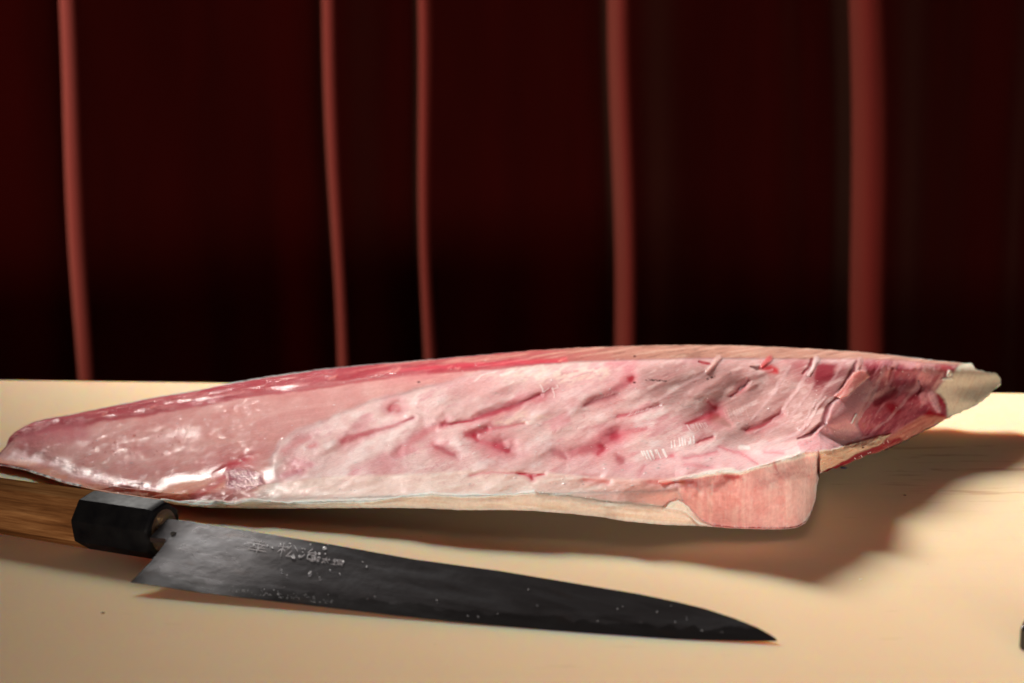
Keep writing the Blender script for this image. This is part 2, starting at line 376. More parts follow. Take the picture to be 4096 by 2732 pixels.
    def poly(pts, soft=6, raw=False):
        x = PX if raw else wx; y = PY if raw else wy
        ins = np.zeros(x.shape, bool); best = np.full(x.shape, 1e9)
        n = len(pts)
        for i in range(n):
            ax, ay = pts[i]; bx, by = pts[(i + 1) % n]
            if ay != by:
                cnd = ((ay > y) != (by > y)) & (x < (bx - ax) * (y - ay) / (by - ay) + ax); ins ^= cnd
            dx, dy = bx - ax, by - ay; t = np.clip(((x - ax) * dx + (y - ay) * dy) / (dx * dx + dy * dy + 1e-9), 0, 1)
            best = np.minimum(best, np.hypot(x - ax - t * dx, y - ay - t * dy))
        sd = np.where(ins, best, -best); return ss(-soft, soft, sd)
    def lin(r, g, b):
        return np.array([((c / 255 + 0.055) / 1.055) ** 2.4 if c > 10 else c / 255 / 12.92 for c in (r, g, b)])
    COL = np.zeros(PX.shape + (3,)); WET = .18 + .5 * ss(3400, 3460, PX); HT = np.zeros(PX.shape)   # HT in metres along the normal
    def paint(mask, c, a=1.0):
        m = np.clip(mask * a, 0, 1)[..., None]; COL[:] = COL * (1 - m) + lin(*c) * m
    Rm = np.repeat(Rl[None], nr, 0); Lm = np.repeat(L[None], nr, 0); Bm = np.repeat(Bl[None], nr, 0); Tm = np.repeat(T[None], nr, 0); Cm = np.repeat(C0[None], nr, 0)
    n_big = fbm(PX, PY, 260, 120, -20, 31, 4); n_mid = fbm(PX, PY, 80, 34, -22, 32, 4); n_fin = fbm(PX, PY, 26, 9, -22, 33, 4); n_hz = fbm(PX, PY, 160, 10, -8, 34, 4)
    n_iso = fbm(PX, PY, 14, 9, 0, 35, 3)
    # --- flesh base
    COL[:] = lin(210, 140, 136)
    paint(ss(-0.2, 0.7, n_mid), (222, 162, 156), 0.6); paint(ss(0.0, 0.8, -n_mid), (194, 112, 114), 0.5); paint(ss(0.1, 0.6, n_hz), (226, 170, 160), 0.35)
    # warm salmon strip along the front of the tail
    tailfront = poly([(-80,1850),(0,1835),(150,1850),(300,1915),(480,1960),(620,1965),(720,1925),(860,1915),(905,1900),(900,1950),(780,1990),(700,2030),(-80,2030)], 14)
    paint(tailfront, (226, 150, 128)); paint(stroke([(780,1985,16),(860,1940,18),(900,1905,12)], .8), (196, 70, 78), .7)
    # --- belly membrane
    memb = poly([(1030,1990),(1112,1930),(1084,1840),(1117,1771),(1187,1724),(1304,1677),(1468,1612),(1655,1560),(1795,1528),(1936,1484),(2100,1462),(2400,1444),(2800,1434),(3270,1436),(3420,1440),(3400,1540),(3300,1690),(3270,1740),(3350,1790),(3310,1900),(3200,1960),(2700,1960),(1400,1990)], 16)
    paint(memb, (222, 174, 170)); paint(memb * ss(-0.1, 0.6, n_mid), (238, 210, 206), .8); paint(memb * ss(0.0, 0.7, -n_big), (212, 144, 148), .55)
    paint(memb * ss(0.2, 0.6, fbm(PX, PY, 120, 40, -25, 41, 3)), (206, 110, 122), .5)
    # clear, greyish membrane over the rib cage
    ribm = poly([(2560,1470),(2700,1440),(3260,1440),(3400,1460),(3360,1580),(3290,1690),(3200,1750),(3040,1780),(2900,1770),(2780,1730),(2700,1640),(2600,1600)], 45)
    paint(ribm, (176, 128, 124), .85); paint(ribm * ss(0.1, 0.7, n_mid), (204, 166, 160), .5); paint(ribm * ss(0.2, 0.7, fbm(PX, PY, 120, 60, -30, 43, 3)), (146, 92, 90), .6)
    paint(poly([(3150,1440),(3400,1440),(3400,1500),(3340,1600),(3240,1560),(3180,1500)], 30), (142, 44, 56), .55)
    # ivory patch of fat near the ridge
    paint(poly([(1870,1500),(2050,1470),(2300,1450),(2480,1470),(2400,1520),(2200,1540),(2000,1530)], 22) * ss(-.3, .4, n_fin), (238, 208, 192), .7)
    paint(poly([(1940,1650),(2080,1635),(2200,1665),(2120,1695),(1980,1700)], 14) * ss(-.4, .3, n_fin), (242, 206, 190), .8)
    # floor of the flap behind the cut block
    paint(poly([(2200,1900),(2500,1850),(2800,1790),(3000,1800),(3200,1770),(3320,1752),(3370,1775),(3330,1815),(3270,1822),(3100,1850),(2900,1885),(2700,1905),(2400,1905)], 22), (228, 170, 172), .75)
    # --- front slope
    fs = ss(-6, 10, PY - Rm) * (PX < 3278)
    paint(fs * ss(900, 1150, PX), (240, 205, 192), .85); paint(fs * ss(2150, 2600, PX), (230, 170, 160), .85)
    paint(fs * ss(-.1, .5, n_hz) * ss(900, 1150, PX) * (1 - ss(2300, 2600, PX)), (244, 218, 206), .6)
    # crisp cut block with upright muscle bands
    blk = poly([(2690,1922),(2790,1900),(2900,1880),(2960,1886),(3010,1870),(3100,1848),(3170,1830),(3230,1800),(3285,1800),(3290,1905),(3275,2010),(3250,2070),(3200,2125),(2950,2125),(2845,2112),(2775,2058),(2738,2015)], 7)
    blk = np.where(PX < 3278.5, blk, 0)
    lean = (PX - (PY - 1980) * 0.05)
    bands = fbm(lean + 6 * fbm(PX, PY, 90, 60, 0, 58, 2), PY, 13, 260, 4, 51, 3) + .35 * fbm(PX, PY, 9, 60, 3, 57, 2)
    paint(blk, (238, 180, 174)); paint(blk * ss(0.10, 0.40, bands), (248, 208, 200), .5); paint(blk * ss(0.05, 0.4, -bands), (226, 150, 144), .3); paint(blk * ss(2960, 3270, PX), (240, 200, 188), .65)
    paint(blk * ss(.05, .5, fbm(PX, PY, 60, 40, 0, 52, 4)), (226, 148, 142), .35)
    paint(blk * ss(1960, 2100, PY) * ss(0, .4, bands), (240, 184, 172), .4)
    edge = stroke([(2640,1924,6),(2790,1904,7),(2889,1884,12),(2930,1884,14),(2959,1893,6),(3006,1876,7),(3090,1853,7),(3150,1836,12),(3170,1832,12),(3221,1810,14),(3268,1812,12)], .5)
    paint(stroke([(3268,1812,6),(3267,1835,5),(3271,1865,6),(3276,1900,5),(3266,1950,6),(3262,2003,5),(3248,2045,7),(3225,2085,6)], .7) * ss(-.4, .3, n_iso), (248, 226, 214), .9)
    paint(edge, (246, 222, 206), .9); HT[:] += edge * .0008
    paint(stroke([(2908,1905,10),(2955,1908,8)], .9), (190, 50, 56), .7); paint(stroke([(3095,1850,8),(3108,1885,3)], .9), (206, 90, 92), .6)
    paint(stroke([(2722,1928,9),(2732,1930,9)], .8), (226, 150, 70), .6)
    # --- skin side and white lip
    sk = ss(-2, 3, PY - Lm) * (PX > 640) * (PX < 2850)
    paint(sk, (242, 220, 202)); paint(sk * ss(0, .5, fbm(PX, PY, 120, 6, 5, 61, 3)), (220, 182, 146), .4); paint(sk * ss(.2, .6, fbm(PX, PY, 90, 20, 5, 62, 3)), (244, 224, 200), .6)
    lip = stroke([(float(c_), float(l_), float(6.5 + 4 * math.sin(c_ * .021) * math.sin(c_ * .007))) for c_, l_ in zip(cols[::8], L[::8]) if 640 < c_ < 2140], .6, True)
    paint(lip, (250, 238, 226)); HT[:] += lip * .0007
    lip2 = stroke([(float(c_), float(l_), 5.5) for c_, l_ in zip(cols[::8], L[::8]) if 2140 < c_ < 2700], .5, True)
    paint(lip2, (216, 190, 172), .7); paint(lip2 * ss(.35, .55, n_iso), (246, 236, 226), 1.0)
    curl = poly([(2655,2034),(2680,2006),(2708,1998),(2736,2010),(2768,2044),(2800,2076),(2850,2106),(2800,2104),(2760,2070),(2720,2046)], 5)
    paint(curl, (246, 232, 216)); HT[:] += curl * .0016
    paint(poly([(740,2006),(870,1996),(880,2012),(842,2034),(770,2026)], 6), (250, 240, 230), .9)
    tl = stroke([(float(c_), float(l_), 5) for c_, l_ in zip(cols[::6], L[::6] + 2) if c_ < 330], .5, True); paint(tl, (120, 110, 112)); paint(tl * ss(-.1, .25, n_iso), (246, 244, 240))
    # --- dark muscle band along the ridge (left), dry pale back (right)
    bd = ss(-5, 9, Bm - PY)
    streak = fbm(PX, PY, 130, 7, -9, 71, 4); streak2 = fbm(PX, PY, 60, 9, -9, 72, 4)
    paint(bd, (166, 66, 74)); paint(bd * ss(0, .4, streak), (198, 112, 112), .7); paint(bd * ss(.05, .5, -streak2), (144, 30, 44), .6)
    right = ss(1900, 2750, PX)
    paint(bd * right, (164, 118, 102), .93); paint(bd * right * ss(.0, .4, streak), (186, 146, 126), .6); paint(bd * right * ss(.05, .4, -streak2), (120, 80, 70), .6)
    paint(bd * ss(1300, 2000, PX) * ss(-14, 8, (Tm + 24) - PY) * ss(-.3, .3, streak), (186, 134, 118), .6)
    paint(stroke([(90,1745,8),(190,1718,10),(330,1700,12),(400,1678,10),(560,1660,9),(760,1626,8),(1000,1584,7),(1230,1556,7),(1470,1520,6),(1700,1494,8),(1940,1476,7),(2240,1446,6)], .8), (168, 46, 60), .75)
    paint(stroke([(1600,1480,7),(1800,1465,9),(2050,1452,8),(2240,1442,7),(2260,1438,10)], .9), (206, 66, 80), .6)
    bdh = ss(-22, 24, Bm - PY); HT[:] += bdh * (streak * .0004 + streak2 * .0003) * (1 - .4 * right)
    for (sx_, sy_, a_, r_) in [(1330,1508,12,9),(1575,1481,12,12),(1812,1472,14,12),(2250,1437,14,10),(420,1655,26,9),(620,1625,26,8)]:
        m_ = stroke([(sx_ - 14, sy_ + 3, r_ * .6), (sx_ + 14, sy_ - 4, r_)], .9) * ss(-.3, .5, n_fin); paint(m_, (232, 140, 132), .7); HT[:] += m_ * .0006
    # tail: torn ridge of darker meat with a deep groove under it
    gv = stroke([(150,1728,7),(330,1704,12),(380,1682,9),(560,1662,6),(700,1640,5)], .8); HT[:] -= gv * .0003; paint(gv, (150, 28, 44), .5)
    lump = bdh * (1 - ss(700, 1000, PX)); HT[:] += lump * (fbm(PX, PY, 38, 12, -14, 73, 3) * .0008)
    WET[:] = np.where(bd > .5, .22 + .5 * ss(.15, .5, streak2) * (1 - right), WET)
    tail = (1 - ss(1000, 1150, PX)) * ss(4, 20, PY - Bm)
    fib = fbm(PX, PY, 46, 3.2, -20, 121, 2); fib2 = fbm(PX, PY, 60, 3.4, -38, 122, 2)
    inner = np.clip(memb + tail, 0, 1) * (1 - fs)
    paint(inner * ss(.15, .6, fib), (240, 214, 206), .13); paint(inner * ss(.15, .6, -fib2), (184, 106, 108), .12)
    cap = np.clip(1 - np.abs(fbm(PX, PY, 110, 34, -16, 123, 4)) * 26, 0, 1) * ss(0, .4, fbm(PX, PY, 240, 90, 0, 124, 2)); paint(memb * cap, (196, 72, 92), .35)
    paint(ss(1000, 1200, PX) * memb * ss(.25, .55, fbm(PX, PY, 70, 26, -24, 125, 4)), (238, 208, 202), .3)
    # --- blood streaks: (points, colour, strength, depth of the crease)
    blood = (168, 18, 44); dull = (176, 78, 88)
    ST = [([(1772,1702,5),(1892,1681,6),(1960,1656,11),(2038,1632,9),(2106,1605,5),(2157,1581,5)],blood,.95,1.0),
          ([(1930,1668,16),(1975,1650,18)],dull,.6,.3), ([(2030,1640,16),(2120,1598,22),(2208,1552,14)],dull,.6,.4),
          ([(1374,1768,14),(1400,1755,17),(1444,1738,12),(1538,1712,8),(1655,1673,5)],blood,.85,1.0),
          ([(1560,1638,12),(1582,1624,20),(1590,1634,17)],blood,.95,.9),
          ([(1594,1811,8),(1613,1788,12),(1650,1762,16),(1702,1728,18),(1780,1690,10)],(200,84,98),.7,.7),
          ([(1540,1850,22),(1600,1800,14)],(206,120,126),.5,.4),
          ([(1745,1786,13),(1765,1792,13),(1814,1822,8)],blood,.8,.9), ([(1770,1796,24),(1830,1820,18)],dull,.5,.6),
          ([(1866,1738,12),(1900,1738,22),(1946,1716,13)],(186,34,58),.8,1.1), ([(1900,1745,12),(1912,1764,8)],(186,34,58),.7,.5), ([(1946,1718,8),(2040,1706,5),(2100,1694,4)],(206,80,96),.6,.6),
          ([(1985,1782,18),(2004,1786,22),(2030,1800,14)],blood,.95,1.6), ([(2020,1790,34),(2056,1816,22)],dull,.55,1.1), ([(1930,1768,10),(1980,1778,12)],(206,80,96),.6,.4),
          ([(2290,1812,16),(2350,1796,22),(2400,1778,22),(2440,1752,24),(2466,1742,24)],(170,50,66),.75,1.9),([(2446,1748,12),(2462,1742,16)],blood,.9,.6),([(2402,1784,14),(2412,1786,10),(2390,1818,10)],blood,.7,.7),
          ([(2466,1742,14),(2514,1726,14),(2583,1713,9)],(196,80,92),.7,.7),
          ([(2222,1808,20),(2242,1818,18),(2258,1830,10)],(166,66,78),.7,1.3), ([(2474,1832,16),(2486,1840,17)],(166,56,68),.8,1.3),
          ([(2338,1622,5),(2390,1600,14),(2430,1590,20),(2480,1552,16),(2522,1516,15)],(176,70,82),.7,.45), ([(2518,1518,12),(2530,1510,9)],(160,20,38),.85,.5),
          ([(2470,1668,6),(2549,1652,8),(2600,1634,6),(2636,1624,5)],(190,60,78),.8,.9),
          ([(2745,1693,6),(2796,1677,9),(2838,1655,14),(2862,1634,13)],(160,24,42),.85,.5), ([(2832,1608,5),(2860,1632,9)],(160,24,42),.7,.6), ([(2846,1666,16),(2870,1662,12)],(160,20,36),.8,.6), ([(2870,1680,24),(2915,1700,8)],(150,92,84),.6,.5),
          ([(2789,1772,4),(2816,1758,7),(2850,1747,4)],(160,24,42),.85,1.0),
          ([(2985,1722,6),(3044,1707,11),(3095,1675,11),(3130,1650,7)],(164,34,50),.8,1.0),
          ([(2925,1583,4),(2966,1552,9),(2990,1522,5)],(160,60,66),.75,.9), ([(2960,1556,5),(2976,1545,5)],(56,18,20),.7,.3),
          ([(1879,1903,4),(1936,1892,5),(2030,1889,4),(2100,1893,4)],(214,96,108),.6,.3), ([(2075,1893,4),(2126,1904,7),(2178,1896,5)],(204,50,72),.85,.6), ([(2126,1908,8),(2128,1914,7)],(180,24,50),.9,.5),
          ([(2337,1919,7),(2380,1920,9),(2430,1930,7)],(218,120,116),.7,.2), ([(2600,1926,9),(2660,1926,12),(2780,1932,9)],(212,100,98),.6,.2),
          ([(1180,1850,18),(1240,1858,14)],(212,118,130),.7,.5), ([(1136,1800,13),(1197,1764,12),(1240,1750,5)],(214,120,126),.6,.5), ([(1240,1786,8),(1256,1780,8)],(206,84,98),.6,.4), ([(1196,1884,8),(1212,1882,6)],(160,40,60),.8,.7),([(1130,1905,12),(1200,1884,10)],(190,90,110),.5,.4),
          ([(880,1884,14),(920,1862,17),(960,1846,14),(1006,1830,9)],(190,50,66),.85,.8), ([(1000,1840,14),(1050,1800,10)],(216,120,118),.5,.3),
          ([(2620,1838,4),(2680,1824,5)],(206,84,98),.4,.2), ([(2683,1823,6),(2690,1822,6)],(206,84,98),.7,.3), ([(2735,1830,5),(2800,1826,5),(2870,1810,5)],(208,100,112),.6,.5), ([(2880,1790,4),(2960,1812,6),(3030,1856,4)],(208,90,104),.6,.3),
          ([(2560,1900,5),(2580,1862,4)],(212,110,120),.45,.2), ([(2740,1856,5),(2790,1862,6),(2850,1872,4)],(212,110,120),.5,.3), ([(1560,1520,10),(1700,1500,9)],(214,130,130),.5,.2),([(1880,1560,24),(1990,1530,18)],(222,150,150),.5,.2),
          ([(3060,1808,4),(3130,1816,5)],(208,90,104),.5,.3)]
    for pts, c_, a_, dp in ST:
        m_ = stroke(pts, .75); paint(m_, c_, a_)
        wide = stroke([(p_[0], p_[1], p_[2] * 2.2) for p_ in pts], .95); paint(wide * (1 - m_), (206, 100, 112), a_ * .55)
        HT[:] -= (m_ * .30 + wide * .9) * .0009 * dp
    # wine-red glossy patch on the front of the tail
    wine = poly([(900,1884),(935,1872),(996,1874),(1043,1898),(1052,1935),(1000,1958),(940,1962),(905,1950)], 12)
    paint(wine, (138, 30, 56), .9); HT[:] += wine * .0005; HT[:] += wine * fbm(PX, PY, 12, 6, 20, 75, 3) * .00025; WET[:] = np.maximum(WET, wine * 1.0)
    # --- holes and bone ends along the ridge
    hole = [([(2796,1446,5),(2822,1452,8),(2842,1456,4)],(150,30,42)),([(3003,1466,4),(3028,1472,9),(3048,1470,8)],(70,4,10)),([(3246,1438,7),(3238,1468,9),(3215,1492,6)],(110,10,24)),
            ([(3426,1446,7),(3416,1478,11),(3394,1518,12),(3346,1592,8),(3312,1634,9),(3292,1690,10),(3240,1735,9),(3190,1752,5)],(96,12,28)),([(3572,1478,10),(3566,1510,14),(3564,1540,8)],(110,8,24)),([(3680,1640,14),(3696,1628,16)],(66,8,18)),([(3672,1524,4),(3684,1548,6),(3668,1572,5)],(90,16,28))]
    for pts, c_ in hole:
        m_ = stroke(pts, .6); paint(m_, c_, .85); HT[:] -= m_ * .0006
    paint(stroke([(3050,1470,12),(3080,1476,18),(3104,1484,12)], .8), (176, 14, 30), .85)
    stubs = [(2826,1484,2876,1432),(3048,1466,3080,1434),(3240,1500,3266,1436),(3428,1478,3440,1444)]
    for k_, (x0, y0, x1, y1) in enumerate(stubs):
        m_ = stroke([(x0, y0, 6), (x1, y1, 11)], .8); paint(m_, [(226, 160, 150), (204, 84, 84), (224, 170, 165), (214, 150, 146)][k_], .95); HT[:] += m_ * .0009
        WET[:] = np.maximum(WET, m_)
    # --- maroon muscle seen past the membrane
    for pts, c_, a_ in [([(3268,1450),(3346,1456),(3326,1520),(3290,1545),(3251,1552),(3262,1499)],(120,22,38),.85),([(3455,1456),(3540,1460),(3530,1509),(3480,1524)],(130,30,46),.85),
                        ([(3590,1462),(3660,1466),(3668,1540),(3600,1570),(3570,1540)],(154,78,88),.8),([(3480,1600),(3590,1560),(3680,1570),(3740,1580),(3790,1620),(3780,1672),(3690,1668),(3560,1740),(3440,1760),(3420,1700)],(166,70,84),.85)]:
        paint(poly(pts, 12), c_, a_)
    wd = ss(3430, 3480, PX) * (1 - ss(3840, 3900, PX)) * ss(-10, 14, PY - Bm)
    paint(wd * ss(-.2, .4, fbm(PX, PY, 50, 24, -55, 81, 4)), (150, 60, 74), .75); paint(wd * ss(.1, .5, fbm(PX, PY, 60, 14, -55, 82, 4)), (198, 130, 136), .6)
    for pts, c_, a_ in [([(3506,1612,16),(3574,1572,18)],(104,10,26),.85),([(3566,1628,20),(3582,1638,22)],(146,8,28),.85),([(3640,1592,16),(3676,1574,18)],(120,14,34),.8),([(3716,1660,18),(3742,1672,20),(3766,1668,12)],(152,12,30),.95),([(3760,1590,16),(3780,1612,20)],(140,22,44),.9),
                        ([(3724,1572,14),(3736,1600,16),(3752,1640,10)],(212,160,166),.8),([(3690,1580,14),(3700,1600,16)],(206,140,146),.7),([(3770,1474,14),(3810,1482,12)],(190,60,70),.7)]:
        m_ = stroke(pts, .6); paint(m_, c_, a_); HT[:] += m_ * (.0010 if c_[0] > 200 else .0002)
    # pale nerve lines and ribs under the membrane (raised)
    for pts, a_, hgt in [([(3000,1782,4),(3044,1779,6),(3112,1766,7),(3180,1736,7),(3232,1697,7),(3259,1648,6),(3302,1588,5)],.8,1.3),([(3363,1468,5),(3300,1560,6),(3240,1640,5),(3217,1713,4)],.45,.5),([(3163,1465,5),(3090,1580,7),(3010,1680,5)],.5,.5),
                         ([(3266,1440,7),(3225,1500,7),(3170,1590,6),(3130,1650,5)],.6,.8),([(3537,1470,7),(3489,1591,7),(3431,1690,5)],.6,.8),([(2880,1440,7),(2800,1510,7),(2700,1560,6),(2600,1620,5)],.5,.6),([(3090,1480,5),(3000,1500,8),(2960,1560,4)],.5,.5),
                         ([(3672,1530,7),(3650,1570,8),(3580,1650,6),(3500,1720,5)],.45,.5),([(3240,1560,4),(3150,1690,6),(3060,1740,4)],.4,.4),([(3130,1650,4),(3090,1690,5),(3020,1730,3)],.6,.5)]:
        m_ = stroke(pts, .7); paint(m_, (214, 176, 176), a_ * .6); HT[:] += m_ * .00022 * hgt
    # --- flaps: raised sheets with an abrupt edge
    flap1 = poly([(3336,1583),(3370,1550),(3391,1523),(3418,1492),(3438,1480),(3469,1483),(3478,1503),(3465,1522),(3418,1554),(3391,1581),(3360,1595)], 3.5)
    sheet = poly([(3350,1592),(3418,1554),(3478,1518),(3490,1548),(3472,1590),(3440,1640),(3424,1690),(3446,1735),(3400,1765),(3350,1758),(3312,1728),(3300,1690),(3318,1640)], 9)
    frill = poly([(3278,1806),(3353,1790),(3455,1764),(3520,1742),(3563,1734),(3540,1756),(3513,1781),(3438,1809),(3391,1836),(3330,1866),(3282,1892)], 4)
    frill = np.where(PX > 3278.5, frill, frill * 0)
    web = poly([(3190,1770),(3240,1750),(3290,1700),(3330,1720),(3430,1735),(3470,1745),(3420,1775),(3350,1795),(3270,1812),(3200,1812)], 7)
    paint(web, (212, 146, 148), .85); paint(web * ss(0, .5, n_fin), (190, 96, 108), .35)
    paint(sheet, (206, 138, 142), .92); paint(sheet * ss(.0, .5, n_mid), (222, 164, 160), .6)
    low = poly([(3560,1745),(3690,1664),(3790,1668),(3860,1650),(3740,1712),(3560,1800),(3400,1860),(3285,1898),(3300,1880),(3440,1815),(3513,1785)], 7)
    paint(low, (204, 128, 108), .95); paint(low * ss(0, .5, fbm(PX, PY, 90, 8, -27, 83, 3)), (188, 86, 82), .6)
    redge = stroke([(3300,1888,11),(3404,1836,13),(3506,1792,15),(3600,1756,9)], .7); redge = redge * (PX > 3280); paint(redge, (138, 20, 38), .9)
    paint(frill, (226, 184, 152), .95); paint(frill * ss(0, .5, fbm(PX, PY, 40, 8, -25, 84, 3)), (206, 150, 120), .6)
    paint(flap1, (224, 134, 128)); paint(flap1 * ss(.1, .5, n_fin), (238, 172, 160), .7)
    HT[:] += flap1 * .0022 + sheet * .0008 + frill * .0022 + web * .0006
    WET[:] = np.maximum(WET, np.maximum(flap1, sheet)); 
    gl = stroke([(3424,1655,4),(3411,1694,4)], .6); paint(gl, (242, 226, 220)); HT[:] += gl * .001  # white highlight painted down the sheet, slightly raised
    # beige dry end of the collar
    be = poly([(3842,1458),(3806,1500),(3770,1530),(3742,1562),(3772,1590),(3790,1618),(3790,1668),(3850,1655),(4010,1600),(4010,1440),(3900,1440)], 8)
    paint(be, (240, 220, 190)); be_s = fbm(PX, PY, 60, 8, -62, 85, 4); paint(be * ss(0, .5, be_s), (240, 216, 184), .4); paint(be * ss(.0, .5, -be_s), (222, 186, 150), .35)
    HT[:] += be * be_s * .00015; WET[:] = WET * (1 - be * .7)
    for pts in ([(3790,1500,8),(3800,1490,9)], [(3770,1518,6),(3800,1514,8)]):
        m_ = stroke(pts, .5); paint(m_, (244, 228, 206)); HT[:] += m_ * .0014
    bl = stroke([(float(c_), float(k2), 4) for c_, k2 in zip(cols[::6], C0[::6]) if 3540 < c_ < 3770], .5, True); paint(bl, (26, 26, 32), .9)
    # --- tail details: pores, knife mark, shoulders that catch the lamp
    tail = (1 - ss(1000, 1150, PX)) * ss(4, 20, PY - Bm)
    paint(tail * ss(.2, .6, fbm(PX, PY, 30, 22, 0, 91, 4)), (222, 156, 148), .5); paint(tail * ss(.1, .6, fbm(PX, PY, 90, 30, -12, 92, 4)), (198, 122, 122), .45)
    paint(stroke([(90,1770,30),(200,1740,34),(330,1735,26)], .9), (196, 104, 112), .7)
    sh = [((145,1809),(234,1846),(300,1880),(398,1912),(500,1935),(590,1946)),((627,1960),(660,1930),(702,1914),(760,1912),(820,1900),(889,1879))]
    for ln in sh:
        lx = np.array([p_[0] for p_ in ln]); ly = np.array([p_[1] for p_ in ln]); yy = np.interp(wx, lx, ly)
        inr = ss(lx[0] - 40, lx[0] + 20, wx) * (1 - ss(lx[-1] - 20, lx[-1] + 50, wx))
        HT[:] += inr * .0013 * (1 - ss(-26, 24, wy - yy))
    hz = fbm(PX, PY, 140, 60, -15, 95, 3)
    HT[:] += tail * (hz * .0010 + fbm(PX, PY, 60, 24, -14, 96, 3) * .0004)
    kn = stroke([(655,1965,3),(690,1880,3),(720,1800,3),(760,1700,3)], .9); HT[:] += kn * .0001; paint(kn, (232, 180, 170), .3)
    WET[:] = WET * (1 - .55 * fs * (PX > 1300)); WET[:] = WET * (1 - tail) + .12 * tail; WET[:] = WET * (1 - .6 * ribm); WET[:] = np.maximum(WET, .26 * memb)
    for ln in sh:
        WET[:] = np.maximum(WET, .9 * stroke([(p_[0], p_[1], 20) for p_ in ln], .9))
    WET[:] = np.maximum(WET, wine * .5);
    WET[:] = np.maximum(WET, .66 * poly([(280,1770),(420,1720),(820,1690),(780,1800),(620,1850),(430,1830)], 30) * ss(-.3, .5, fbm(PX, PY, 40, 14, -18, 131, 4)))
    WET[:] = np.maximum(WET, (.45 * tail + .45 * memb) * ss(.0, .4, fbm(PX, PY, 18, 7, -20, 132, 3)))
    WET[:] = np.maximum(WET, .62 * stroke([(780,2000,14),(900,1985,18),(1040,1975,24),(1140,1955,16),(1300,1975,10)], .9) * ss(-.35, .25, n_iso)); WET[:] = np.maximum(WET, .9 * stroke([(1010,1925,30),(1080,1900,30)], .9))
    WET[:] = np.maximum(WET, .8 * poly([(0,1850),(60,1790),(150,1790),(190,1850),(90,1856)], 20))
    for ang, sd, a_ in ((-14, 97, 1), (-38, 98, .8)):
        cr = 1 - np.abs(fbm(PX, PY, 150, 22, ang, sd, 2)) * 14; HT[:] += np.clip(cr, 0, 1) * tail * .00007 * a_
    pr = np.random.default_rng(3)
    for _ in range(26):
        x_ = pr.uniform(330, 760); y_ = 1700 + (760 - x_) * .12 + pr.uniform(0, 110); m_ = stroke([(x_, y_, 3.2), (x_ + 3, y_, 3.2)], .5, True); HT[:] -= m_ * .0004; paint(m_, (176, 84, 88), .25)
    # --- membrane folds and fine relief
    HT[:] += memb * (fbm(PX, PY, 80, 34, -22, 32, 2, .35) * .0004 + fbm(PX, PY, 150, 60, -24, 101, 2, .3) * .0013 * (1 - .6 * fs) + n_fin * .00005)
    HT[:] += blk * (bands * .00008 + fbm(PX, PY, 60, 60, 0, 102, 3) * .0008)
    HT[:] += ss(3430, 3480, PX) * fbm(PX, PY, 36, 16, -50, 103, 3) * .0005 * (1 - be)
    HT[:] += n_iso * .00004 + fs * (n_hz * .00008) + sk * fbm(PX, PY, 160, 30, 4, 104, 2) * .0004
    frz = frill * fbm(PX, PY, 22, 12, -30, 105, 3); HT[:] += frz * .0012
    # --- combs of torn white fibres
    cr_ = np.random.default_rng(9)
    def comb(x0, y0, x1, y1, n, dx, dy, wd_=1.9, col=(250, 240, 236), al=.3):
        for k_ in range(n):
            t = (k_ + cr_.uniform(-.45, .45)) / n; x_ = x0 + (x1 - x0) * t; y_ = y0 + (y1 - y0) * t; q_ = cr_.uniform(.35, 1.25)
            m_ = stroke([(x_, y_, wd_), (x_ + dx * q_, y_ + dy * q_, wd_ * .6)], .5, True); paint(m_, col, al); HT[:] += m_ * .0002
    comb(2562, 1806, 2668, 1796, 9, 14, 30, 3.0, al=.8); comb(2690, 1790, 2790, 1768, 8, -3, -26, 2.8, al=.75); comb(2510, 1664, 2650, 1622, 26, 10, -12, 1.6); comb(2745, 1700, 2830, 1690, 12, 14, 22, 1.6)
    comb(2205, 1730, 2330, 1712, 14, 4, -10, 1.5); comb(2900, 1640, 2990, 1620, 8, 20, 50, 1.3, (206, 178, 168)); comb(2380, 1600, 2470, 1570, 16, 8, -12, 1.2, (226, 190, 186))
    for pts in ([(2160,1538,3),(2168,1556,3),(2176,1568,2)], [(2212,1552,3),(2216,1570,3),(2214,1588,2)], [(2230,1540,2),(2234,1550,2),(2214,1558,3)], [(2176,1566,2),(2196,1556,2)], [(2040,1538,2),(2060,1530,2)],[(1896,1528,3),(1930,1500,2),(1980,1488,2)],[(2000,1502,5),(2040,1490,6),(2066,1488,3)]):
        m_ = stroke(pts, .5); paint(m_, (250, 240, 234), .4); HT[:] += m_ * .0002
    paint(stroke([(2960,1790,8),(2990,1792,9)], .7), (244, 226, 218), .8)
    # black flecks
    for (x0, y0, x1, y1) in ((2585,1519,2663,1524), (2830,1516,2857,1506)):
        m_ = stroke([(x0, y0, 4), (x1, y1, 4)], .5, True) * (fbm(PX, PY, 5, 4, 0, 111, 2) > .05); paint(m_, (40, 30, 24), .9)
    for (x_, y_) in ((2536,1530), (1673,1528), (3450,1790), (2537,1425)):
        paint(stroke([(x_, y_, 4), (x_ + 5, y_, 3)], .4, True), (70, 20, 20), .9)
    # no relief right at the outline, so that the outline stays where it is
    edgef = ss(0, 7, PY - Tm) * np.where(wedge, ss(0, 5, Cm - PY), 1)
    Dd = D - HT * 2.7 * edgef
    Dd = np.clip(Dd, 0.5, 1.02)
    XYZ = P(PX, PY, Dd)
    # keep the underside on the board
    XYZ[..., 2] = np.maximum(XYZ[..., 2], 0.0008)
    nc = len(cols)
    idx = np.arange(nr * nc).reshape(nr, nc)
    F4 = np.stack([idx[:-1, :-1], idx[:-1, 1:], idx[1:, 1:], idx[1:, :-1]], -1)
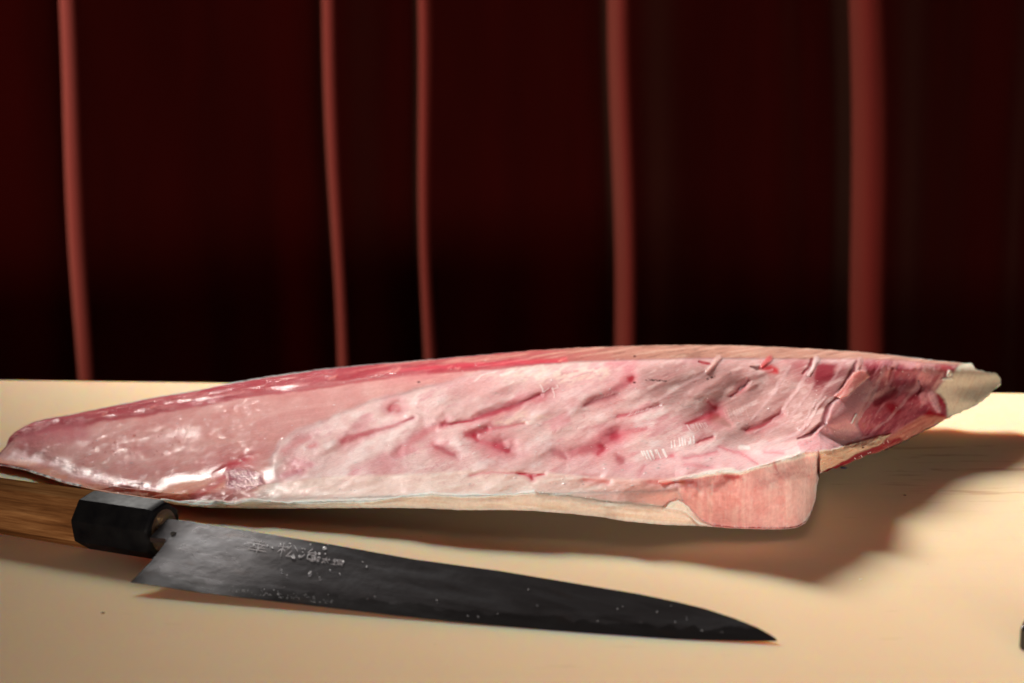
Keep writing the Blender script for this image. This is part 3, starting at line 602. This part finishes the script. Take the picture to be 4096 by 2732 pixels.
    # normals of the whole sheet
    Vv = XYZ.reshape(-1, 3); f_ = F4.reshape(-1, 4)
    fn = np.cross(Vv[f_[:, 2]] - Vv[f_[:, 0]], Vv[f_[:, 3]] - Vv[f_[:, 1]])
    N = np.zeros_like(Vv)
    for k_ in range(4): np.add.at(N, f_[:, k_], fn)
    N /= np.maximum(np.linalg.norm(N, axis=1, keepdims=True), 1e-12)
    # ---- which part each face belongs to
    c4 = lambda a: (a[:-1, :-1] + a[:-1, 1:] + a[1:, 1:] + a[1:, :-1]) / 4
    part = np.zeros((nr - 1, nc - 1), int)                                   # 0 = flesh
    part[c4(memb) > .5] = 1; part[c4(bd) > .5] = 2
    part[(c4(blk) > .5)] = 3
    part[:n1, :][(c4(PX)[:n1] < 2860)] = 4
    part[(c4(curl) > .5)] = 4
    part[(c4(PX) > 3430) & (part == 0)] = 5
    part[(c4(be) > .5)] = 6
    part[(c4(sheet) > .5)] = 7; part[(c4(flap1) > .5)] = 8; part[(c4(frill) > .5)] = 9
    nm = ['flesh', 'belly_membrane', 'back_muscle_strip', 'cut_face', 'belly_skin', 'collar_muscle', 'collar_tip', 'tissue_sheet', 'tissue_flap', 'skin_frill']
    lb = {1: 'pale pink membrane with blood streaks over the belly', 3: 'pink upright cut face at the near right corner', 6: 'dry beige pointed end', 4: 'cream skin under the white lip'}
    m_wet = mat_flesh('wet_fish_flesh'); m_dry = mat_flesh('dry_fish_flesh', .42, .15, .85, 1.0)
    root = empty('fish_fillet', (0.0, 0.86, 0.0), 'large raw pink fish fillet lying skin side down on the board', 'fish fillet')
    stub_m = np.zeros(part.shape, int)
    for k_, (x0, y0, x1, y1) in enumerate(stubs):
        stub_m[c4(stroke([(x0, y0, 7), (x1, y1, 12)], .45)) > .5] = k_ + 1
    def make(name, fm, mat):
        fs_ = F4[fm]
        if len(fs_) == 0: return
        used, inv = np.unique(fs_.reshape(-1), return_inverse=True)
        me = bpy.data.meshes.new(name); nv = len(used); nf = len(fs_)
        me.vertices.add(nv); me.vertices.foreach_set('co', Vv[used].astype(np.float32).ravel())
        me.loops.add(nf * 4); me.loops.foreach_set('vertex_index', inv.astype(np.int32).ravel())
        me.polygons.add(nf); me.polygons.foreach_set('loop_start', np.arange(0, nf * 4, 4, dtype=np.int32))
        me.polygons.foreach_set('use_smooth', np.ones(nf, bool))
        me.update(calc_edges=True)
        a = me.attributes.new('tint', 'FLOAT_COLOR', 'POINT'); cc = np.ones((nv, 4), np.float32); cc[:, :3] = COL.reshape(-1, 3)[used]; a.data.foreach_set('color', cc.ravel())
        a = me.attributes.new('wet', 'FLOAT', 'POINT'); a.data.foreach_set('value', np.clip(WET.reshape(-1)[used], 0, 1).astype(np.float32))
        me.normals_split_custom_set_from_vertices(N[used].tolist())
        me.materials.append(mat)
        o = bpy.data.objects.new(name, me); C.objects.link(o); o.parent = root; o.matrix_parent_inverse = Matrix.Translation(-root.location)
        return o
    for i, n_ in enumerate(nm):
        o = make(n_, (part == i) & (stub_m == 0), m_dry if i in (6, 4) else m_wet)
        if o and i in lb: o['label'] = lb[i]
    for k_ in range(4): make('rib_stub', stub_m == k_ + 1, m_wet)
    # ---- glossy beads added over the wet meat for its sparkle
    vs, fs_b = [], []
    pb = np.random.default_rng(21); cnt = 0
    while cnt < 420:
        ci = pb.integers(40, nc - 140); ri = pb.integers(n1 + 4, nr - 10)
        wgt = .9 if cols[ci] > 900 else .5
        if pb.random() > wgt or be[ri, ci] > .2 or blk[ri, ci] > .3 or (bd[ri, ci] > .5 and cols[ci] > 2000): continue
        r_ = float(pb.choice([.00022, .0003, .0004, .0006], p=[.3, .35, .25, .1])); c_ = XYZ[ri, ci]; nn_ = N[ri * nc + ci]
        t1 = np.cross(nn_, [0.3, 1, 0]); t1 /= np.linalg.norm(t1); t2 = np.cross(nn_, t1); i0 = len(vs); st_ = pb.uniform(1, 2.2)
        vs.append(c_ + nn_ * r_ * .4)
        for a_ in (.5, 1.0):
            th = a_ * math.pi / 2
            for b_ in range(8):
                ph = b_ * math.pi / 4; vs.append(c_ + nn_ * r_ * .4 * math.cos(th) + (t1 * math.cos(ph) * st_ + t2 * math.sin(ph)) * r_ * math.sin(th))
        for b_ in range(8):
            b2_ = (b_ + 1) % 8; fs_b.append((i0, i0 + 1 + b_, i0 + 1 + b2_)); fs_b.append((i0 + 1 + b_, i0 + 9 + b_, i0 + 9 + b2_, i0 + 1 + b2_))
        cnt += 1
    mo = mesh_obj('sparkle_beads', vs, fs_b, mat_plain('sparkle_gloss', (.80, .58, .55), .08, 0, .6, coat=.6), root); mo['kind'] = 'stuff'
    # ---- hull: silvery skin round the back and underneath
    top = XYZ[-1]; bot = XYZ[0]
    rows = [top]
    for (fy, fz) in ((.30, .03), (.60, .14), (.85, .34), (.97, .60), (.9, .85), (.55, .97)):
        zt = top[:, 2]; zb = np.minimum(bot[:, 2], zt); thick = np.clip(zt - .001, 0, .03)
        floor_ = np.where(cols > 3560, zb * .9, .001)
        q_ = top.copy(); q_[:, 1] = top[:, 1] + thick * fy * 1.1 * np.clip((4005 - cols) / 300, 0, 1); q_[:, 2] = zt - (zt - floor_) * fz; rows.append(q_)
    mid = (rows[-1] + bot) / 2; mid[:, 2] = np.minimum(mid[:, 2], np.where(cols > 3560, bot[:, 2] * .92, .0009)); rows.append(mid)
    b2 = bot.copy(); rows.append(b2)
    Hn = np.stack(rows); nh = len(rows); ih = np.arange(nh * nc).reshape(nh, nc)
    fh = np.stack([ih[:-1, :-1], ih[:-1, 1:], ih[1:, 1:], ih[1:, :-1]], -1).reshape(-1, 4)
    k = NT('silver_fish_skin'); vv = k.coord()
    k.l(k.ramp(k.noise(vv, 60, 4), [(0.3, (0.10, 0.11, 0.12)), (0.7, (0.42, 0.42, 0.40))]), k.b.inputs['Base Color']); k.b.inputs['Roughness'].default_value = 0.35
    mesh_obj('back_skin', Hn.reshape(-1, 3), fh, k.m, root)
    return root
fillet()

# ================================================================== KNIFE
def knife():
    S0 = G(704, 2092, 0.0205); Hh = G(524, 2330, 0.0045); Tp = G(3106, 2563, 0.0012)
    nb = np.cross(Hh - S0, Tp - S0); nb /= np.linalg.norm(nb)
    if nb[2] < 0: nb = -nb
    camp = np.array([0, 0, H]); fw = np.array([0, math.cos(R(PITCH)), -math.sin(R(PITCH))]); up = np.array([0, math.sin(R(PITCH)), math.cos(R(PITCH))])
    def onblade(px, py):
        dr = fw + np.array([1, 0, 0]) * (px - 2048) / F - up * (py - 1366) / F
        return camp + dr * (np.dot(S0 - camp, nb) / np.dot(dr, nb))
    spine = [(596,2074),(704,2090),(850,2112),(1000,2135),(1100,2151),(1328,2188),(1655,2246),(2000,2292),(2281,2338),(2561,2384),(2702,2413),(2819,2441),(2936,2479),(3029,2516),(3080,2544),(3108,2563)]
    edge = [(522,2329),(655,2348),(795,2370),(936,2387),(1100,2406),(1281,2427),(1562,2460),(1842,2490),(2100,2513),(2281,2528),(2468,2544),(2655,2556),(2800,2561),(2936,2564),(3050,2565),(3108,2564)]
    root = empty('kitchen_knife', tuple(S0), 'long dark steel knife with wooden handle lying in front of the fillet', 'knife')
    sp = np.array([onblade(*p) for p in spine]); ed = np.array([onblade(*p) for p in edge])
    ux = (Tp - S0); ux /= np.linalg.norm(ux); vy = np.cross(nb, ux)       # in-plane axes; vy points to the spine side
    if np.dot(S0 - Hh, vy) < 0: vy = -vy
    to2 = lambda p: np.array([np.dot(p - S0, ux), np.dot(p - S0, vy)])
    s2 = np.array([to2(p) for p in sp]); e2 = np.array([to2(p) for p in ed])
    a_neck = to2(onblade(600, 2160)); a_choil = to2(onblade(672, 2168)); a_heel = e2[0]
    tipx = s2[-1][0]
    # columns along x; lower outline: neck, rounded choil, heel, edge
    xs = np.unique(np.concatenate([np.linspace(a_neck[0], a_choil[0], 14), np.linspace(a_choil[0], tipx, 420)]))
    def lower(x):
        ye = np.interp(x, e2[:, 0], e2[:, 1])
        return ye
    # heel line leans back towards the handle: treat the blade as a strip between the spine and a polyline low(t)
    nU, nV = 460, 26
    lowpts = [a_neck, a_choil + np.array([-.002, .0004]), a_choil + np.array([0.0006, -.0012])]
    hl = [a_choil + (a_heel - a_choil) * t + np.array([.0010 * math.sin(math.pi * t), 0]) for t in np.linspace(.12, 1, 24)]
    low = np.array(lowpts + hl + list(e2[1:]))
    seglen = np.r_[0, np.cumsum(np.linalg.norm(np.diff(low, axis=0), axis=1))]
    heel_s = seglen[len(lowpts) + len(hl) - 1]
    # spine parameter matched to the lower outline
    def lowat(s): return np.array([np.interp(s, seglen, low[:, 0]), np.interp(s, seglen, low[:, 1])])
    def spineat(x): return np.array([x, np.interp(x, s2[:, 0], s2[:, 1])])
    su = np.unique(np.concatenate([np.linspace(0, heel_s, 70), np.linspace(heel_s, seglen[-1], nU - 70)]))
    nU = len(su)
    x_sp0, x_spH = a_neck[0], s2[1][0] + 0.012
    verts = []; dist = []
    for side in (1, -1):
        for s in su:
            lo = lowat(s)
            if s <= heel_s: xs_ = x_sp0 + (x_spH - x_sp0) * (s / heel_s)
            else: xs_ = x_spH + (tipx - x_spH) * ((s - heel_s) / (seglen[-1] - heel_s))
            hi = spineat(xs_)
            for j in range(nV):
                t = j / (nV - 1); p = lo + (hi - lo) * t
                ye = np.interp(p[0], e2[:, 0], e2[:, 1]); ys_ = np.interp(p[0], s2[:, 0], s2[:, 1])
                f = np.clip((p[1] - ye) / max(ys_ - ye, 1e-5), 0, 1)
                if p[0] < a_choil[0]: f = max(f, .55)
                th = (0.00010 + 0.00165 * min(1, f * 1.0) ** .8) * (1 - .55 * (p[0] / tipx if p[0] > 0 else 0))
                if s >= seglen[-1] - 1e-6: th = .00005
                w3 = S0 + ux * p[0] + vy * p[1] + nb * (th * side)
                verts.append(w3)
    nn = nU * nV; faces = []
    for i in range(nU - 1):
        for j in range(nV - 1):
            a = i * nV + j; faces.append((a, a + 1, a + nV + 1, a + nV)); faces.append((nn + a, nn + a + nV, nn + a + nV + 1, nn + a + 1))
    for i in range(nU - 1):
        a = i * nV + nV - 1; faces.append((a, nn + a, nn + a + nV, a + nV)); a = i * nV; faces.append((a, a + nV, nn + a + nV, nn + a))
    for j in range(nV - 1): faces.append((j, nn + j, nn + j + 1, j + 1))
    # blade steel
    k = NT('forged_carbon_steel')
    at = k.n('ShaderNodeTexCoord'); 
    Mw = Matrix(((ux[0], vy[0], nb[0]), (ux[1], vy[1], nb[1]), (ux[2], vy[2], nb[2]))).transposed()   # world -> blade axes
    eu = Mw.to_euler(); mp = k.n('ShaderNodeMapping', vector_type='POINT'); 
    mp.inputs['Rotation'].default_value = eu
    so = k.n('ShaderNodeVectorMath', operation='SUBTRACT'); so.inputs[1].default_value = tuple(S0)
    k.l(at.outputs['Object'], so.inputs[0]); k.l(so.outputs[0], mp.inputs[0]); v = mp.outputs[0]
    def scl(s_):
        q = k.n('ShaderNodeVectorMath', operation='MULTIPLY'); q.inputs[1].default_value = s_; k.l(v, q.inputs[0]); return q.outputs[0]
    cloud = k.noise(scl((9, 34, 1)), 2.2, 5, 0.55, 1.2)
    base = k.ramp(cloud, [(0.30, (0.075, 0.066, 0.068)), (0.55, (0.125, 0.116, 0.122)), (0.8, (0.20, 0.20, 0.215))])
    # wavy hard edge line above the cutting edge, from an attribute that holds the distance from the edge
    ea = k.n('ShaderNodeAttribute', attribute_name='edge_distance')
    wav = k.noise(scl((110, 10, 1)), 1.0, 3, 0.5)
    f_ = k.mth('SUBTRACT', ea.outputs['Fac'], k.mth('MULTIPLY', wav, 0.0150))
    hard = k.ramp(k.mth('MULTIPLY', k.mth('ADD', f_, 0.002), 200.0), [(0.40, (1, 1, 1)), (0.56, (0, 0, 0))])
    base = k.mix(k.mth('MULTIPLY', hard, 0.75), base, (0.045, 0.040, 0.040))
    rust = k.ramp(k.noise(scl((30, 70, 1)), 1.4, 4), [(0.60, (0, 0, 0)), (0.72, (1, 1, 1))])
    base = k.mix(k.mth('MULTIPLY', rust, 0.22), base, (0.16, 0.085, 0.055))
    # lighter patch near the heel: the sheen there is put into the base colour
    sp_ = k.n('ShaderNodeSeparateXYZ'); k.l(v, sp_.inputs[0])
    hz = k.ramp(k.mth('MULTIPLY', sp_.outputs[0], 8.0), [(0.0, (0, 0, 0)), (0.12, (1, 1, 1)), (0.36, (1, 1, 1)), (0.62, (0, 0, 0))])
    swirl = k.ramp(k.noise(scl((14, 40, 1)), 1.6, 5, .6, 1.5), [(0.40, (0, 0, 0)), (0.62, (1, 1, 1))])
    base = k.mix(k.mth('MULTIPLY', k.mth('MULTIPLY', hz, swirl), 0.3), base, (0.42, 0.42, 0.44))
    k.l(base, k.b.inputs['Base Color']); k.b.inputs['Metallic'].default_value = 0.85
    rg_ = k.mth('ADD', 0.12, k.mth('MULTIPLY', k.noise(scl((12, 60, 1)), 2, 4), 0.12))
    k.l(k.mth('ADD', rg_, k.mth('MULTIPLY', hz, 0.09)), k.b.inputs['Roughness'])
    scr = k.noise(k.n('ShaderNodeMapping').outputs[0], 1) if False else None
    q1 = k.n('ShaderNodeMapping'); q1.inputs['Rotation'].default_value = (0, 0, R(28)); k.l(v, q1.inputs[0])
    q2 = k.n('ShaderNodeVectorMath', operation='MULTIPLY'); q2.inputs[1].default_value = (90, 2600, 1); k.l(q1.outputs[0], q2.inputs[0])
    sc = k.noise(q2.outputs[0], 1.0, 3, 0.6)
    n1 = k.bump(sc, 0.14, 0.00020); n2 = k.bump(k.noise(scl((60, 60, 1)), 3, 4), 0.10, 0.0010, n1)
    k.l(n2, k.b.inputs['Normal'])
    bl = mesh_obj('blade', verts, faces, k.m, root)
    e2x, e2y = e2[:, 0], e2[:, 1]
    dv = []
    for vv in verts:
        p = to2(vv); dv.append(max(0.0, p[1] - float(np.interp(p[0], e2x, e2y))))
    a = bl.data.attributes.new('edge_distance', 'FLOAT', 'POINT'); a.data.foreach_set('value', np.array(dv, np.float32))
    # sharp spine / edge
    bl.data.set_sharp_from_angle(angle=R(35))
    # ---- engraved maker's characters: shallow bright cuts just proud of the steel
    def strokes_mesh(name, polys, wdt, m, parent):
        vs, fs = [], []
        for pl in polys:
            pts = [onblade(*p) + nb * 0.00150 for p in pl]
            off = np.array([np.dot(p - S0, nb) for p in pts])
            for a_, b_ in zip(pts[:-1], pts[1:]):
                t_ = (b_ - a_); ln = np.linalg.norm(t_)
                if ln < 1e-7: continue
                t_ /= ln; s_ = np.cross(nb, t_); w_ = wdt
                i0 = len(vs)
                for (q, ww) in ((a_ - t_ * w_ * .6, .6), (a_ + t_ * ln * .5, 1.0), (b_ + t_ * w_ * .3, .45)):
                    vs += [q + s_ * w_ * ww, q + nb * .00012, q - s_ * w_ * ww]
                fs += [(i0, i0 + 1, i0 + 4, i0 + 3), (i0 + 1, i0 + 2, i0 + 5, i0 + 4), (i0 + 3, i0 + 4, i0 + 7, i0 + 6), (i0 + 4, i0 + 5, i0 + 8, i0 + 7)]
        return mesh_obj(name, vs, fs, m, parent, smooth=False)
    meng = mat_plain('bright_cut_steel', (0.62, 0.62, 0.66), 0.6, 0.0)
    thk = lambda px, py: 0
    def chr_(cx, cy, w_, h_, strokes):   # glyph box lies along the blade: x right along the spine, y up
        out = []
        for st in strokes:
            out.append([(cx + (x_ - .5) * w_ + (.5 - y_) * -.28 * h_ + 0, cy + (x_ - .5) * w_ * .17 - (y_ - .5) * h_) for (x_, y_) in st])
        return out
    g_sachi = [[(.5,1.0),(.5,.05)],[(.2,.85),(.8,.85)],[(.05,.66),(.95,.66)],[(.3,.60),(.38,.5)],[(.7,.60),(.62,.5)],[(.15,.44),(.85,.44)],[(.05,.26),(.95,.26)]]
    g_matsu = [[(.05,.7),(.45,.7)],[(.25,.98),(.25,.02)],[(.25,.65),(.05,.3)],[(.25,.6),(.42,.4)],[(.62,.9),(.48,.55)],[(.74,.92),(.98,.55)],[(.68,.5),(.5,.1),(.9,.18)],[(.82,.3),(.95,.05)]]
    g_haru = [[(.08,.9),(.2,.8)],[(.02,.6),(.15,.52)],[(.05,.1),(.22,.38)],[(.6,.98),(.38,.62),(.88,.66)],[(.76,.8),(.92,.6)],[(.42,.45),(.42,.05),(.85,.05),(.85,.45),(.42,.45)]]
    g_tan = [[(.2,1),(.02,.65)],[(.2,1),(.4,.7)],[(.08,.6),(.35,.6)],[(.22,.7),(.22,.1)],[(.02,.1),(.42,.1)],[(.5,.9),(.5,.1)],[(.5,.6),(.68,.6)],[(.5,.35),(.68,.35)],[(.75,.95),(.98,.95),(.98,.6)],[(.72,.45),(.95,.45),(.72,.05)],[(.75,.4),(.98,.05)]]
    g_dai = [[(.05,.65),(.95,.65)],[(.5,1),(.46,.55),(.08,.02)],[(.5,.6),(.92,.05)],[(.42,.2),(.55,.05)]]
    g_hagane = [[(.2,1),(.02,.65)],[(.2,1),(.4,.7)],[(.08,.6),(.35,.6)],[(.22,.7),(.22,.1)],[(.02,.1),(.42,.1)],[(.52,.02),(.52,.95),(.98,.95),(.98,.02)],[(.62,.7),(.9,.7)],[(.65,.45),(.88,.45),(.88,.2),(.65,.2),(.65,.45)]]
    big = chr_(1034, 2197, 78, 56, g_sachi) + chr_(1152, 2212, 84, 56, g_matsu) + chr_(1240, 2226, 66, 44, g_haru)
    small = chr_(1262, 2246, 36, 24, g_tan) + chr_(1305, 2252, 34, 24, g_dai) + chr_(1352, 2260, 42, 24, g_hagane)
    strokes_mesh('engraving', big, .00020, meng, bl); strokes_mesh('engraving', small, .00011, meng, bl)
    # ---- handle
    Ec = G(655, 2122, 0.0150)
    hd = np.array([Tp[0] - S0[0], Tp[1] - S0[1], 0]); hd /= np.linalg.norm(hd)
    B0 = G(604, 2232, 0.0); A0 = G(0, 2134, 0.0); ax = (B0 - A0) / np.linalg.norm(B0 - A0)
    side = np.array([ax[1], -ax[0], 0]);  # toward the camera
    if side[1] > 0: side = -side
    upz = np.array([0, 0, 1.0])
    def ring(c, sc, rot=R(-10), rin=0.0138, rc=.0016):
        pts = []
        Rr = rin / math.cos(R(22.5)) * sc
        for kk in range(8):
            a0 = R(22.5 + 45 * kk) + rot
            for da in (-.11, 0, .11):
                rr = Rr * (1 - (.006 if da == 0 else .0 ) ) * (math.cos(R(22.5)) / math.cos(R(22.5) - abs(da)) if da else 1) 
                pts.append(c + (side * math.cos(a0 + da) * 1.0 + upz * math.sin(a0 + da) * 1.0) * rr)
        return pts
    def loft(name, secs, mat, parent, capa=True, capb=True):
        vs = []; fs = []
        for (c, sc) in secs: vs += ring(c, sc)
        n = 24
        for i in range(len(secs) - 1):
            for j in range(n): fs.append((i * n + j, i * n + (j + 1) % n, (i + 1) * n + (j + 1) % n, (i + 1) * n + j))
        if capa: fs.append(tuple(range(n - 1, -1, -1)))
        if capb: fs.append(tuple(range((len(secs) - 1) * n, len(secs) * n)))
        bm = bmesh.new(); bv = [bm.verts.new(x) for x in vs]
        for f in fs: bm.faces.new([bv[q] for q in f])
        bmesh.ops.recalc_face_normals(bm, faces=bm.faces)
        o = mesh_from_bm(name, bm, mat, parent); o.data.set_sharp_from_angle(angle=R(30)); return o
    FL = 0.0462
    at_ = lambda t: Ec + ax * t + np.array([0, 0, 0])
    # horn
    k = NT('black_buffalo_horn'); vv = k.coord()
    k.l(k.ramp(k.noise(vv, 90, 5), [(0.35, (0.004, 0.004, 0.005)), (0.75, (0.012, 0.012, 0.012))]), k.b.inputs['Base Color'])
    k.l(k.ramp(k.noise(vv, 240, 5), [(0.3, (0.44,) * 3), (0.7, (0.60,) * 3)]), k.b.inputs['Roughness']); k.b.inputs['Specular IOR Level'].default_value = 0.02; k.b.inputs['Coat Weight'].default_value = 0.025; k.b.inputs['Coat Roughness'].default_value = 0.3
    k.l(k.bump(k.noise(vv, 900, 4), 0.2, 0.0002), k.b.inputs['Normal'])
    fe = loft('ferrule', [(at_(-FL), .985), (at_(-FL + .0008), 1.0), (at_(-.0045), 1.0), (at_(-.0022), .985), (at_(-.0008), .95), (at_(0), .88)], k.m, root)
    k = NT('oiled_brown_wood')
    q = k.n('ShaderNodeTexCoord'); mpn = k.n('ShaderNodeMapping'); mpn.inputs['Rotation'].default_value = (0, 0, -math.atan2(ax[1], ax[0])); k.l(q.outputs['Object'], mpn.inputs[0])
    q3 = k.n('ShaderNodeVectorMath', operation='MULTIPLY'); q3.inputs[1].default_value = (16, 260, 260); k.l(mpn.outputs[0], q3.inputs[0])
    g1 = k.noise(q3.outputs[0], 1.0, 6, 0.62, 0.5)
    q4 = k.n('ShaderNodeVectorMath', operation='MULTIPLY'); q4.inputs[1].default_value = (60, 1500, 1500); k.l(mpn.outputs[0], q4.inputs[0]); g2 = k.noise(q4.outputs[0], 1.0, 3)
    cw = k.ramp(g1, [(0.25, (0.050, 0.020, 0.008)), (0.5, (0.19, 0.080, 0.027)), (0.75, (0.36, 0.18, 0.068))])
    k.l(k.mix(0.35, cw, k.ramp(g2, [(0.35, (0.35, 0.25, 0.2)), (0.6, (1, 1, 1))]), 'MULTIPLY'), k.b.inputs['Base Color'])
    k.b.inputs['Roughness'].default_value = 0.85; k.b.inputs['Specular IOR Level'].default_value = 0.0; k.l(k.bump(g2, 0.25, 0.0003), k.b.inputs['Normal'])
    loft('wooden_grip', [(at_(-.150), .90), (at_(-.149), .97), (at_(-FL - .0003), 1.0), (at_(-FL), .99)], k.m, root)
    # tang seat in the horn end
    vs = []; nseg = 28
    for r_ in (1.0, .86):
        for i in range(nseg):
            a0 = 2 * math.pi * i / nseg
            vs.append(at_(0.0003 if r_ == 1.0 else .0007) + side * math.cos(a0) * .0098 * r_ + upz * math.sin(a0) * .0108 * r_)
    fs = [(i, (i + 1) % nseg, nseg + (i + 1) % nseg, nseg + i) for i in range(nseg)] + [tuple(range(nseg, 2 * nseg))]
    k = NT('dark_resin'); vv = k.coord()
    k.l(k.ramp(k.noise(vv, 260, 5), [(0.5, (0.03, 0.016, 0.008)), (0.62, (0.05, 0.03, 0.015)), (0.70, (0.34, 0.22, 0.10))]), k.b.inputs['Base Color']); k.b.inputs['Roughness'].default_value = 0.45
    mesh_obj('tang_seat', vs, fs, k.m, fe, smooth=False)
    # short round tang between horn and blade
    bm = bmesh.new()
    c0 = at_(-.004); c1 = S0 + ux * (a_choil[0] + .001) + vy * (a_choil[1] + .0045)
    ds = c1 - c0; ln = np.linalg.norm(ds)
    bmesh.ops.create_cone(bm, cap_ends=True, segments=24, radius1=.0034, radius2=.0022, depth=ln)
    M_ = Matrix.Translation(Vector((c0 + c1) / 2)) @ Vector(ds).to_track_quat('Z', 'Y').to_matrix().to_4x4()
    bmesh.ops.transform(bm, matrix=M_, verts=bm.verts)
    mesh_from_bm('tang', bm, mat_plain('dull_steel', (0.28, 0.26, 0.24), 0.35, 0.9, bump=(500, .2, .0003)), root)
    # ---- water beads on the blade
    vs, fs = [], []
    pr = np.random.default_rng(4)
    def bead(px, py, r_, flat=.65):
        c = onblade(px, py) + nb * .00165 * max(.45, 1 - .6 * (px - 700) / 2400)
        i0 = len(vs); nr_, ns_ = 4, 10
        vs.append(c + nb * r_ * flat)
        for a_ in range(1, nr_ + 1):
            th = a_ / nr_ * math.pi / 2
            for b_ in range(ns_):
                ph = 2 * math.pi * b_ / ns_
                vs.append(c + nb * r_ * flat * math.cos(th) + (ux * math.cos(ph) + vy * math.sin(ph)) * r_ * math.sin(th))
        for b_ in range(ns_): fs.append((i0, i0 + 1 + b_, i0 + 1 + (b_ + 1) % ns_))
        for a_ in range(nr_ - 1):
            for b_ in range(ns_):
                o1 = i0 + 1 + a_ * ns_; o2 = o1 + ns_; fs.append((o1 + b_, o2 + b_, o2 + (b_ + 1) % ns_, o1 + (b_ + 1) % ns_))
    for (x_, y_, r_) in [(1017,2190,5),(1090,2199,5),(1072,2193,4),(1034,2196,3),(1035,2206,4),(1045,2174,3),(1057,2178,3),(1124,2189,4),(1162,2184,4),(1154,2198,5),(1184,2202,4),(1211,2204,4),(1125,2208,4),(1174,2237,8),(1200,2235,6),
                         (1243,2188,4),(1237,2227,5),(1264,2226,4),(1278,2224,6),(1300,2203,9),(1302,2225,4),(1274,2240,4),(1314,2189,3),(1318,2247,3),(1350,2251,4),(1374,2256,5),(1452,2257,3),(1468,2275,4),(1128,2290,3),(1150,2310,2.5),(1244,2297,3),(1238,2304,3.5),(1322,2290,2.5),(1360,2303,2.5),(1280,2320,2.5)]:
        bead(x_, y_, r_ / 8300.0)
    for _ in range(70):
        x_ = pr.uniform(900, 1330); y_ = 2395 + (x_ - 1000) * .12 - abs(pr.normal(0, 14)) - 8; bead(x_, y_, pr.uniform(.8, 1.7) / 8300)
    for _ in range(26):
        x_ = pr.uniform(800, 2900); t = pr.uniform(.1, .95)
        ysp = np.interp(x_, [p[0] for p in spine], [p[1] for p in spine]); yed = np.interp(x_, [p[0] for p in edge], [p[1] for p in edge]); bead(x_, ysp + (yed - ysp) * t, pr.uniform(1.0, 2.6) / 8300)
    kw = NT('clear_water'); kw.b.inputs['Transmission Weight'].default_value = 0.45; kw.b.inputs['Base Color'].default_value = (.72, .75, .8, 1); kw.b.inputs['Roughness'].default_value = 0.12; kw.b.inputs['IOR'].default_value = 1.33
    o = mesh_obj('water_droplets', vs, fs, kw.m); tag(o, 'tiny clear water droplets beaded on the dark knife blade', 'water droplets', 'stuff')
knife()

# ================================================================== small things on the board
def small_things():
    # black holder cut off by the right edge of the frame
    b0 = G(4074, 2604, 0.0); sc = 1 / 9300.0
    root = empty('black_holder', tuple(b0), 'small glossy black holder with a pale pink knob, cut off by the right edge', 'holder')
    wid, dep, hei = .030, .024, .0106
    bm = box_bm(b0[0], b0[0] + wid, b0[1], b0[1] + dep, 0.0, hei, .0017, 4)
    bmesh.ops.rotate(bm, cent=tuple(b0), matrix=Matrix.Rotation(R(-27), 3, 'Z'), verts=bm.verts)
    mesh_from_bm('body', bm, mat_plain('black_lacquer', (0.008, 0.008, 0.009), 0.18, coat=.5, bump=(300, .1, .0004)), root)
    bm = bmesh.new(); bmesh.ops.create_uvsphere(bm, u_segments=24, v_segments=16, radius=.0044)
    for v_ in bm.verts: v_.co = Vector((b0[0] + .0066 + v_.co.x, b0[1] - .0002 + v_.co.y * .8, .0083 + v_.co.z))
    mesh_from_bm('knob', bm, mat_plain('pale_pink_ceramic', (0.72, 0.44, 0.36), 0.3), root)
    # dark scrap of skin beside the collar and a few crumbs
    def crumb(name, px, py, r_, col, label, cat, rough=.5, stretch=(1.6, 1, .5)):
        c = G(px, py, 0); bm = bmesh.new(); bmesh.ops.create_icosphere(bm, subdivisions=3, radius=r_)
        pr = random.Random(px)
        for v_ in bm.verts:
            f = 1 + .28 * math.sin(v_.co.x / r_ * 3 + px) * math.cos(v_.co.y / r_ * 4 + py); v_.co = Vector((c[0] + v_.co.x * stretch[0] * f, c[1] + v_.co.y * stretch[1] * f, r_ * stretch[2] * .8 + v_.co.z * stretch[2] * f))
        o = mesh_from_bm(name, bm, mat_plain(name + '_tint', col, rough), None); tag(o, label, cat)
    crumb('skin_scrap', 3374, 1874, .0012, (.03, .035, .05), 'tiny dark blue scrap of skin beside the raised right end of the fillet', 'scrap', .3)
    crumb('dark_speck', 3619, 1982, .0005, (.05, .02, .012), 'lone dark speck on the board in the shadow right of the fillet', 'speck')
    crumb('dark_speck', 412, 2453, .0005, (.06, .03, .015), 'lone dark speck on the board in front of the knife handle', 'speck')
    crumb('pale_crumb', 2806, 2105, .0005, (.8, .72, .6), 'tiny pale crumb at the foot of the cut face', 'crumb')
    crumb('pale_crumb', 3443, 2318, .0005, (.85, .72, .58), 'tiny pale crumb on the board to the right of the long shadow', 'crumb')
small_things()
